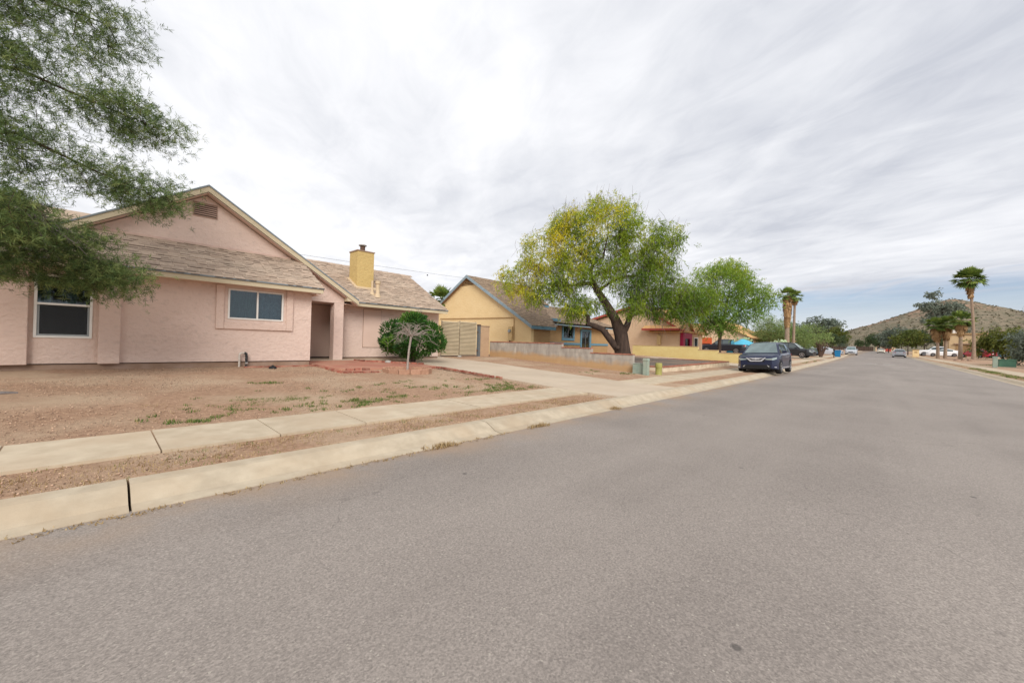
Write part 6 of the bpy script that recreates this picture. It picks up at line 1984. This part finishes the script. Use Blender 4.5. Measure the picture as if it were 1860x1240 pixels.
# blue tarp over something behind the pickup
m_tarp = M('blue_tarp', (0.10, 0.46, 0.63), (0.08, 0.38, 0.55), scale=5, rough=0.45, bump=0.4, bscale=6)
V = []; F = []; nx, ny = 16, 10
for i in range(nx + 1):
    for j in range(ny + 1):
        u = i / nx; v = j / ny
        hgt = 2.05 * (math.sin(math.pi * min(1, max(0, v)) ) ** 0.45) * (0.72 + 0.28 * math.exp(-((u - 0.62) / 0.16) ** 2)) * (min(1, 7 * u) * min(1, 7 * (1 - u))) ** 0.5
        V.append((-2.6 + 5.2 * u + 0.05 * math.sin(v * 17), -1.2 + 2.4 * v + 0.06 * math.sin(u * 21), max(0.0, hgt + 0.03 * math.sin(u * 33 + v * 9))))
for i in range(nx):
    for j in range(ny):
        a = i * (ny + 1) + j; F.append((a, a + ny + 1, a + ny + 2, a + 1))
o = obj('tarp_cover', np_mesh('tarp_cover', V, F, True), m_tarp)
sm = o.modifiers.new('thick', 'SOLIDIFY'); sm.thickness = 0.01
o.location = (61.6, 13.3, G(61.5, 13) - 0.0); o.rotation_euler = (0, 0, math.pi / 2 + 0.1); tag(o, 'bright blue tarp draped over a boat behind the black pickup', 'tarp')

# wheelie bin
m_bin = M('blue_bin', (0.02, 0.20, 0.42), (0.02, 0.17, 0.37), scale=3, rough=0.45)
bn = empty('wheelie_bin', 'blue wheelie bin standing at the left kerb', 'bin', (79, 4.95, G(79, 4.95)), math.pi)
mb = MB(); mb.add([(-0.27, -0.30, 0.05), (0.27, -0.30, 0.05), (0.27, 0.30, 0.05), (-0.27, 0.30, 0.05), (-0.38, -0.40, 1.02), (0.36, -0.40, 1.02), (0.36, 0.40, 1.02), (-0.38, 0.40, 1.02)],
                  [(3, 2, 1, 0), (4, 5, 6, 7), (0, 1, 5, 4), (1, 2, 6, 5), (2, 3, 7, 6), (3, 0, 4, 7)]); mb.build('body', m_bin, bn, bevel=0.03)
MB().box(-0.42, 0.42, -0.43, 0.43, 1.025, 1.10).build('lid', m_bin, bn, bevel=0.03)
for s in (-1, 1): MB().lathe([(0.13, -0.03), (0.13, 0.03)], (-0.30, s * 0.30, 0.13), 14, 'y').build('wheel', m_tyre, bn)
MB().tube([(-0.45, -0.3, 0.98), (-0.45, 0.3, 0.98)], 0.02, 6).build('handle', m_bin, bn)

# dead ocotillo
m_brownstem = M('brown_dead_stem', (0.16, 0.10, 0.075), (0.10, 0.065, 0.05), scale=9, rough=0.95)
oc = empty('dead_shrub', 'dead brown ocotillo shrub with bare stems by the blue grey SUV', 'shrub', (72, 6.4, G(72, 6.4)))
mb = MB(); rr = random.Random(3)
for k in range(26):
    a = rr.uniform(0, 6.28); r = rr.uniform(0.2, 1.1); hh = rr.uniform(1.2, 3.0)
    mb.tube([(0.1 * math.cos(a), 0.1 * math.sin(a), -0.1), (r * 0.5 * math.cos(a), r * 0.5 * math.sin(a), hh * 0.55), (r * math.cos(a + 0.3), r * math.sin(a + 0.3), hh)], [0.07, 0.05, 0.02], 5)
    for q in range(3):
        f = rr.uniform(0.4, 0.9); p = Vector((r * f * math.cos(a), r * f * math.sin(a), hh * f)); mb.tube([p, p + Vector((rr.gauss(0, .3), rr.gauss(0, .3), rr.uniform(0, .5)))], [0.025, 0.01], 4)
mb.build('stems', m_brownstem, oc)
mbx = empty('mailbox', 'dark mailbox on a post by the left pavement', 'mailbox', (74, 5.05, G(74, 5.05)))
MB().box(-0.05, 0.05, -0.05, 0.05, -0.1, 1.0).build('post', m_bark, mbx)
MB().prism([(-0.25, -0.11, 1.0), (-0.25, 0.11, 1.0), (-0.25, 0.11, 1.15), (-0.25, 0.0, 1.24), (-0.25, -0.11, 1.15)], (0.5, 0, 0)).build('box', m_trim, mbx)

# ------------------------------------------------------------------ right side
m_tansun = stucco('sandy_tan_stucco', (0.56, 0.41, 0.24), (0.52, 0.375, 0.22))
h6 = empty('house', 'flat roofed tan house behind the palms on the right', 'house', (0, 0, 0))
zb6 = G(130, -14)
ww = MB(); ww.box(130, 142, -16.2, -10.9, zb6 - 0.4, zb6 + 4.6); ww.build('wall', m_tansun, h6)
MB().box(129.7, 142, -16.4, -10.7, zb6 + 4.62, zb6 + 4.85).build('parapet', m_tan, h6)
MB().box(129.93, 129.998, -15.4, -11.9, zb6, zb6 + 2.35).build('garage_door', m_tan, h6)
MB().box(129.6, 129.998, -15.8, -11.6, zb6 + 2.4, zb6 + 2.58).build('canopy', m_stem, h6)
ac = MB().box(132, 133.2, -12.6, -11.6, zb6 + 4.86, zb6 + 5.9).build('rooftop_cooler', m_white, h6, bevel=0.05)
MB().box(132.1, 133.1, -13.2, -12.62, zb6 + 4.86, zb6 + 5.2).build('cooler_duct', m_metal, ac)
m_bluewall = M('pale_blue_wall', (0.36, 0.42, 0.46), (0.30, 0.36, 0.41), scale=1, rough=0.8)
h7 = empty('house', 'pale blue grey house behind the tallest palm', 'house', (0, 0, 0))
MB().box(122, 134, -20.5, -16.6, G(122, -17) - 0.4, G(122, -17) + 4.3).build('wall', m_bluewall, h7)
MB().box(121.7, 134, -20.7, -16.45, G(122, -17) + 4.32, G(122, -17) + 4.55).build('roof', m_metal, h7)
MB().box(121.93, 121.998, -17.9, -16.9, G(122, -17), G(122, -17) + 2.6).build('door', m_blue, h7)
win_on(h7, 'x', 122, -19.6, -18.4, 2.4, 3.5)

pst = empty('mailbox_pillar', 'square beige masonry mailbox pillar at the right pavement', 'pillar', (104, -4.6, G(104, -4.6)))
MB().box(-0.42, 0.42, -0.42, 0.42, -0.2, 1.25).build('pillar', m_yel, pst)
MB().box(-0.47, 0.47, -0.47, 0.47, 1.252, 1.36).build('cap', m_tan, pst)
MB().box(-0.435, -0.421, -0.2, 0.2, 0.75, 1.0).build('mail_door', m_tan, pst)

tb = empty('transformer_box', 'green transformer box on the right verge', 'utility box', (53.5, -7.75, G(53.5, -7.75)))
MB().box(-0.42, 0.42, -0.52, 0.40, -0.1, 0.62).build('cabinet', m_util2, tb, bevel=0.02)
MB().box(-0.45, 0.45, -0.55, 0.43, 0.622, 0.70).build('lid', m_util2, tb, bevel=0.02)
MB().box(-0.52, 0.52, -0.62, 0.50, -0.1, 0.06).build('pad', m_conc, tb)
tb2 = empty('utility_pedestal', 'slim pale green pedestal left of the green transformer box', 'pedestal', (52.0, -6.98, G(52.0, -6.98)))
MB().box(-0.12, 0.12, -0.13, 0.13, -0.1, 0.86).build('body', m_util, tb2, bevel=0.015)
MB().box(-0.14, 0.14, -0.15, 0.15, 0.862, 0.94).build('hood', m_util, tb2, bevel=0.015)
for i, (xa, ya, s, lb) in enumerate(((78, -7.2, 0.26, 'dark rock nearest the pavement under the palms'), (80, -8.0, 0.22, 'small dark rock between two others under the palms'), (79, -8.5, 0.28, 'largest dark rock on the bare right yard'))):
    mb = MB(); mb.lathe([(0, -0.1), (s, -0.05), (s * 1.05, s * 0.3), (s * 0.7, s * 0.75), (0, s * 0.85)], (0, 0, 0), 8)
    o = mb.build('rock', m_stem, None, smooth_=30); o.location = (xa, ya, G(xa, ya)); o.rotation_euler = (0.1, 0.1, i); tag(o, lb, 'rock', 'dark rocks on the right yard')
blades(patch(40, -5.3, 3.5, 0.2, 24) + patch(46, -5.3, 2, 0.2, 14) + patch(34, -5.2, 1.5, 0.15, 12) + patch(60, -8.5, 4, 1, 20), 26, 0.3, 0.10, 0.012, m_grass, 'grass', 1.0)
blades([(random.uniform(26, 70), -4.95 + random.uniform(-0.7, 0)) for _ in range(120)], 14, 0.3, 0.06, 0.01, m_straw, 'dry_grass', 1.4)

BGT = 'background trees'
tree('shrub', 'big dark green rounded shrub right of the red car', 88, -12.5, 4.8, rblobs(12, 0.42, 0.48, 0.36, (0.2, 0.3), 31), 0.15, m_faryel, m_bark, 240, 46, (0.34, 0.06), 0.34, None, 0.3, var=lambda ex, n: np.clip(0.25 + 0.6 * RNG.random(n), 0, 1), cat='shrub')
tree('tree', 'grey green leafy tree at the right edge of the street', 60, -10.9, 3.9, rblobs(12, 0.50, 0.55, 0.34, (0.2, 0.3), 33), 0.13, m_farblue, m_bark, 260, 44, (0.26, 0.045), 0.34, None, 0.3)
tree('tree', 'second grey green tree just beyond the right edge', 52, -11.9, 4.2, rblobs(10, 0.45, 0.58, 0.3, (0.2, 0.3), 35), 0.13, m_farblue, m_bark, 200, 40, (0.26, 0.045), 0.34, None, 0.3)
bt = empty('bare_tree', 'leafless tree with thin upright twigs at the right edge', 'tree', (72, -12.2, G(72, -12.2)))
tips, _, _ = in_blobs([(0, 0, 5.2, 1.4, 1.4, 2.2, 1)], 90)
chains, _ = grow([([(0, 0, -0.2), (0.05, 0, 2.5), (0, 0.1, 4.5)], [0.12, 0.09, 0.05])], tips, 0.5, 0.08, 0.008, 2.3)
wood(chains, 'trunk', m_twig, bt, 5)

# tall pine-like tree with layered crown behind the palms
tree('eucalyptus_tree', 'tall grey green eucalyptus with separate leaf clumps in front of the hill', 150, -11.2, 17.5,
     [(-0.0, 0.10, 0.90, 0.05, 0.06, 0.07), (0.0, 0.05, 0.80, 0.06, 0.05, 0.04), (0, 0.18, 0.74, 0.08, 0.09, 0.035), (0, 0.09, 0.68, 0.1, 0.11, 0.06), (0, -0.10, 0.70, 0.1, 0.11, 0.05), (0, -0.14, 0.60, 0.1, 0.12, 0.05), (0, 0.02, 0.58, 0.1, 0.13, 0.05), (0, 0.1, 0.5, 0.1, 0.1, 0.05)],
     0.45, m_farblue, m_bark, 230, 56, (0.36, 0.11), 0.36, BGT, 0.75, tw_r=0.02, var=lambda ex, n: np.clip(0.35 + 0.6 * RNG.random(n), 0, 1))
spec_ = [
    ('olive green tree left of the beige pillar', 128, -4.4, 6.3, m_faryel, 51, 0.42),
    ('dark grey tree above the olive tree on the right', 175, -4.6, 9.2, m_farblue, 52, 0.45),
    ('dark bushy tree between the palms and the olive tree', 150, -8.2, 7.2, m_fargreen, 53, 0.5),
    ('dark green tree at the street end below the hill', 215, 1.2, 8.8, m_fargreen, 54, 0.45),
    ('bright green round tree at the end of the street', 235, 12.5, 8.0, m_faryel, 55, 0.48),
    ('dark blue green shrub at the foot of the round tree', 225, 13.5, 5.0, m_farblue, 56, 0.55),
    ('yellow green tree beyond the silver SUV on the left', 148, 10.4, 7.6, m_faryel, 57, 0.46),
    ('tall grey green tree rising over the left side roofs', 172, 14.5, 12.6, m_farblue, 58, 0.42),
    ('second tall grey green tree over the left side roofs', 180, 19.5, 11.5, m_farblue, 59, 0.45),
    ('brownish thin tree behind the dead ocotillo', 104, 9.6, 5.0, m_pv, 60, 0.4),
    ('dark tree at the far left of the street end', 205, 21, 7.0, m_fargreen, 61, 0.5),
    ('green tree behind the far crossing sedan', 270, 6.5, 7.0, m_fargreen, 62, 0.5),
    ('grey green tree low against the hill left slope', 240, -5.5, 8.4, m_farblue, 63, 0.55),
    ('tree behind the red hatchback', 135, -17.5, 6.0, m_fargreen, 64, 0.5),
    ('leafy tree behind the tan house on the right', 160, -17.5, 7.5, m_farblue, 65, 0.5),
    ('broad tree closing the far right behind the shrub', 120, -20.5, 5.5, m_fargreen, 66, 0.6),
    ('grey tree between the olive tree and the street end', 190, -1.8, 7.8, m_farblue, 67, 0.5),
    ('small green tree by the palo verdes on the left', 118, 8.8, 5.0, m_fargreen, 68, 0.5),
]
for lb, X, Y, h, lm, sd, rr_ in spec_:
    tree('tree', lb, X, Y, h, rblobs(9, rr_, 0.58, 0.28, (0.17, 0.27), sd), 0.02 * h, lm, m_bark, 150, 48, (h * 0.042, h * 0.014), h * 0.05, BGT, 0.3, tw_r=0.02)

h8 = simple_house('house', 'cream house with a red tile roof at the end of the street', 268, 282, -5.0, 2.2, G(270, 0), G(270, 0) + 3.3, G(270, 0) + 5.6, m_peach, m_shing3, m_peach)
MB().box(267.93, 267.998, -3.4, -0.2, G(270, 0), G(270, 0) + 2.5).build('garage_door', m_red, h8)
MB().box(272, 273, -0.5, 0.4, G(270, 0) + 4.6, G(270, 0) + 7.0).build('chimney', m_white, h8)
win_on(h8, 'x', 268, 0.5, 1.7, G(270, 0) + 1.0, G(270, 0) + 2.2)
fe = empty('fence', 'dark board fence across the far end of the street', 'fence', (0, 0, 0))
for k in range(44):
    MB().box(266, 266.05, 3.0 + k * 0.7, 3.0 + k * 0.7 + 0.66, zr(260) - 0.2, zr(260) + 2.2 + 0.05 * (k % 3)).build('board', m_bark, fe)
MB().box(266.06, 266.12, 3.0, 33.8, zr(260) + 0.5, zr(260) + 0.6).build('rail', m_bark, fe)

# ------------------------------------------------------------------ hill
m_hill = M('desert_hill', (0.225, 0.18, 0.125), (0.17, 0.145, 0.095), scale=0.035, rough=1.0, c3=(0.29, 0.185, 0.125), scale3=0.012, amt3=0.8, detail=8, bump=1.0, bscale=0.09, bdist=4.0, lo3=0.5, hi3=0.6)
# shrubs speckled over the slope
t = m_hill.node_tree; b_ = t.nodes['Principled BSDF']; src = b_.inputs['Base Color'].links[0].from_socket
geo = t.nodes.new('ShaderNodeNewGeometry'); vo = t.nodes.new('ShaderNodeTexVoronoi'); vo.inputs['Scale'].default_value = 0.16
t.links.new(geo.outputs['Position'], vo.inputs['Vector'])
mr = t.nodes.new('ShaderNodeMapRange'); t.links.new(vo.outputs['Distance'], mr.inputs[0])
for i, v in ((1, 0.30), (2, 0.48), (3, 1.0), (4, 0.0)): mr.inputs[i].default_value = v
mi = t.nodes.new('ShaderNodeMix'); mi.data_type = 'RGBA'; t.links.new(mr.outputs[0], mi.inputs[0]); t.links.new(src, mi.inputs[6]); mi.inputs[7].default_value = (0.14, 0.125, 0.08, 1)
t.links.new(mi.outputs[2], b_.inputs['Base Color'])


def hill_height(X, Y):
    # conical desert hill, summit at (720,-62), long shoulder to the south (right)
    dx, dy = X - 720, Y + 62
    r = math.hypot(dx * 0.75, dy * (1.0 if dy > 0 else 0.80))
    z = 69 * max(0.0, 1 - r / 165) ** 1.12
    r2_ = math.hypot(dx * 0.6 - 20, (dy + 210) * 0.55)
    z = max(z, 26 * math.exp(-(r2_ / 95) ** 2), 36 * math.exp(-((math.hypot(dx * 0.6, dy + 70)) / 75) ** 2))
    return z


xs = np.arange(480, 960, 8.0); ys = np.arange(-520, 220, 6.0)
V = []; F = []
from mathutils import noise as mnoise
for X in xs:
    for Y in ys:
        h = hill_height(X, Y)
        z = h + (4.2 * mnoise.fractal((X * 0.02, Y * 0.02, 0), 1.0, 2.0, 5) + 0.6 * random.random()) * min(1.0, h / 12)
        V.append((X, Y, z + 1.9 - (2.5 if h < 0.4 else 0)))
n = len(ys)
for i in range(len(xs) - 1):
    for j in range(n - 1):
        a = i * n + j; F.append((a, a + n, a + n + 1, a + 1))
hill = obj('hill', np_mesh('hill', V, F, True), m_hill)
tag(hill, kind='structure')
# desert scrub on the slopes
m_scrub = leaf_mat('desert_scrub_leaves', (0.11, 0.10, 0.06), (0.17, 0.15, 0.09), trans=0.2)
n = 3500
X = RNG.uniform(560, 760, n); Y = RNG.uniform(-330, 110, n)
H_ = np.array([hill_height(a, b) for a, b in zip(X, Y)]); ok = H_ > 3
X, Y, H_ = X[ok], Y[ok], H_[ok]
Z = np.array([h + 4.2 * mnoise.fractal((a * 0.02, b * 0.02, 0), 1.0, 2.0, 5) * min(1.0, h / 12) for a, b, h in zip(X, Y, H_)]) + 1.9
p0 = np.repeat(np.stack([X, Y, Z], 1), 7, axis=0)
sz = np.repeat(RNG.uniform(0.6, 1.7, len(X)), 7)
dv = unit(RNG.normal(size=p0.shape) + np.array([0, 0, 0.9]))
V, F, vr_ = leaf_quads(p0, dv, sz, sz * 0.35, 0.0)
tag(obj('desert_scrub', np_mesh('desert_scrub', V, F, False, vr_ * 0.6), m_scrub), kind='stuff')
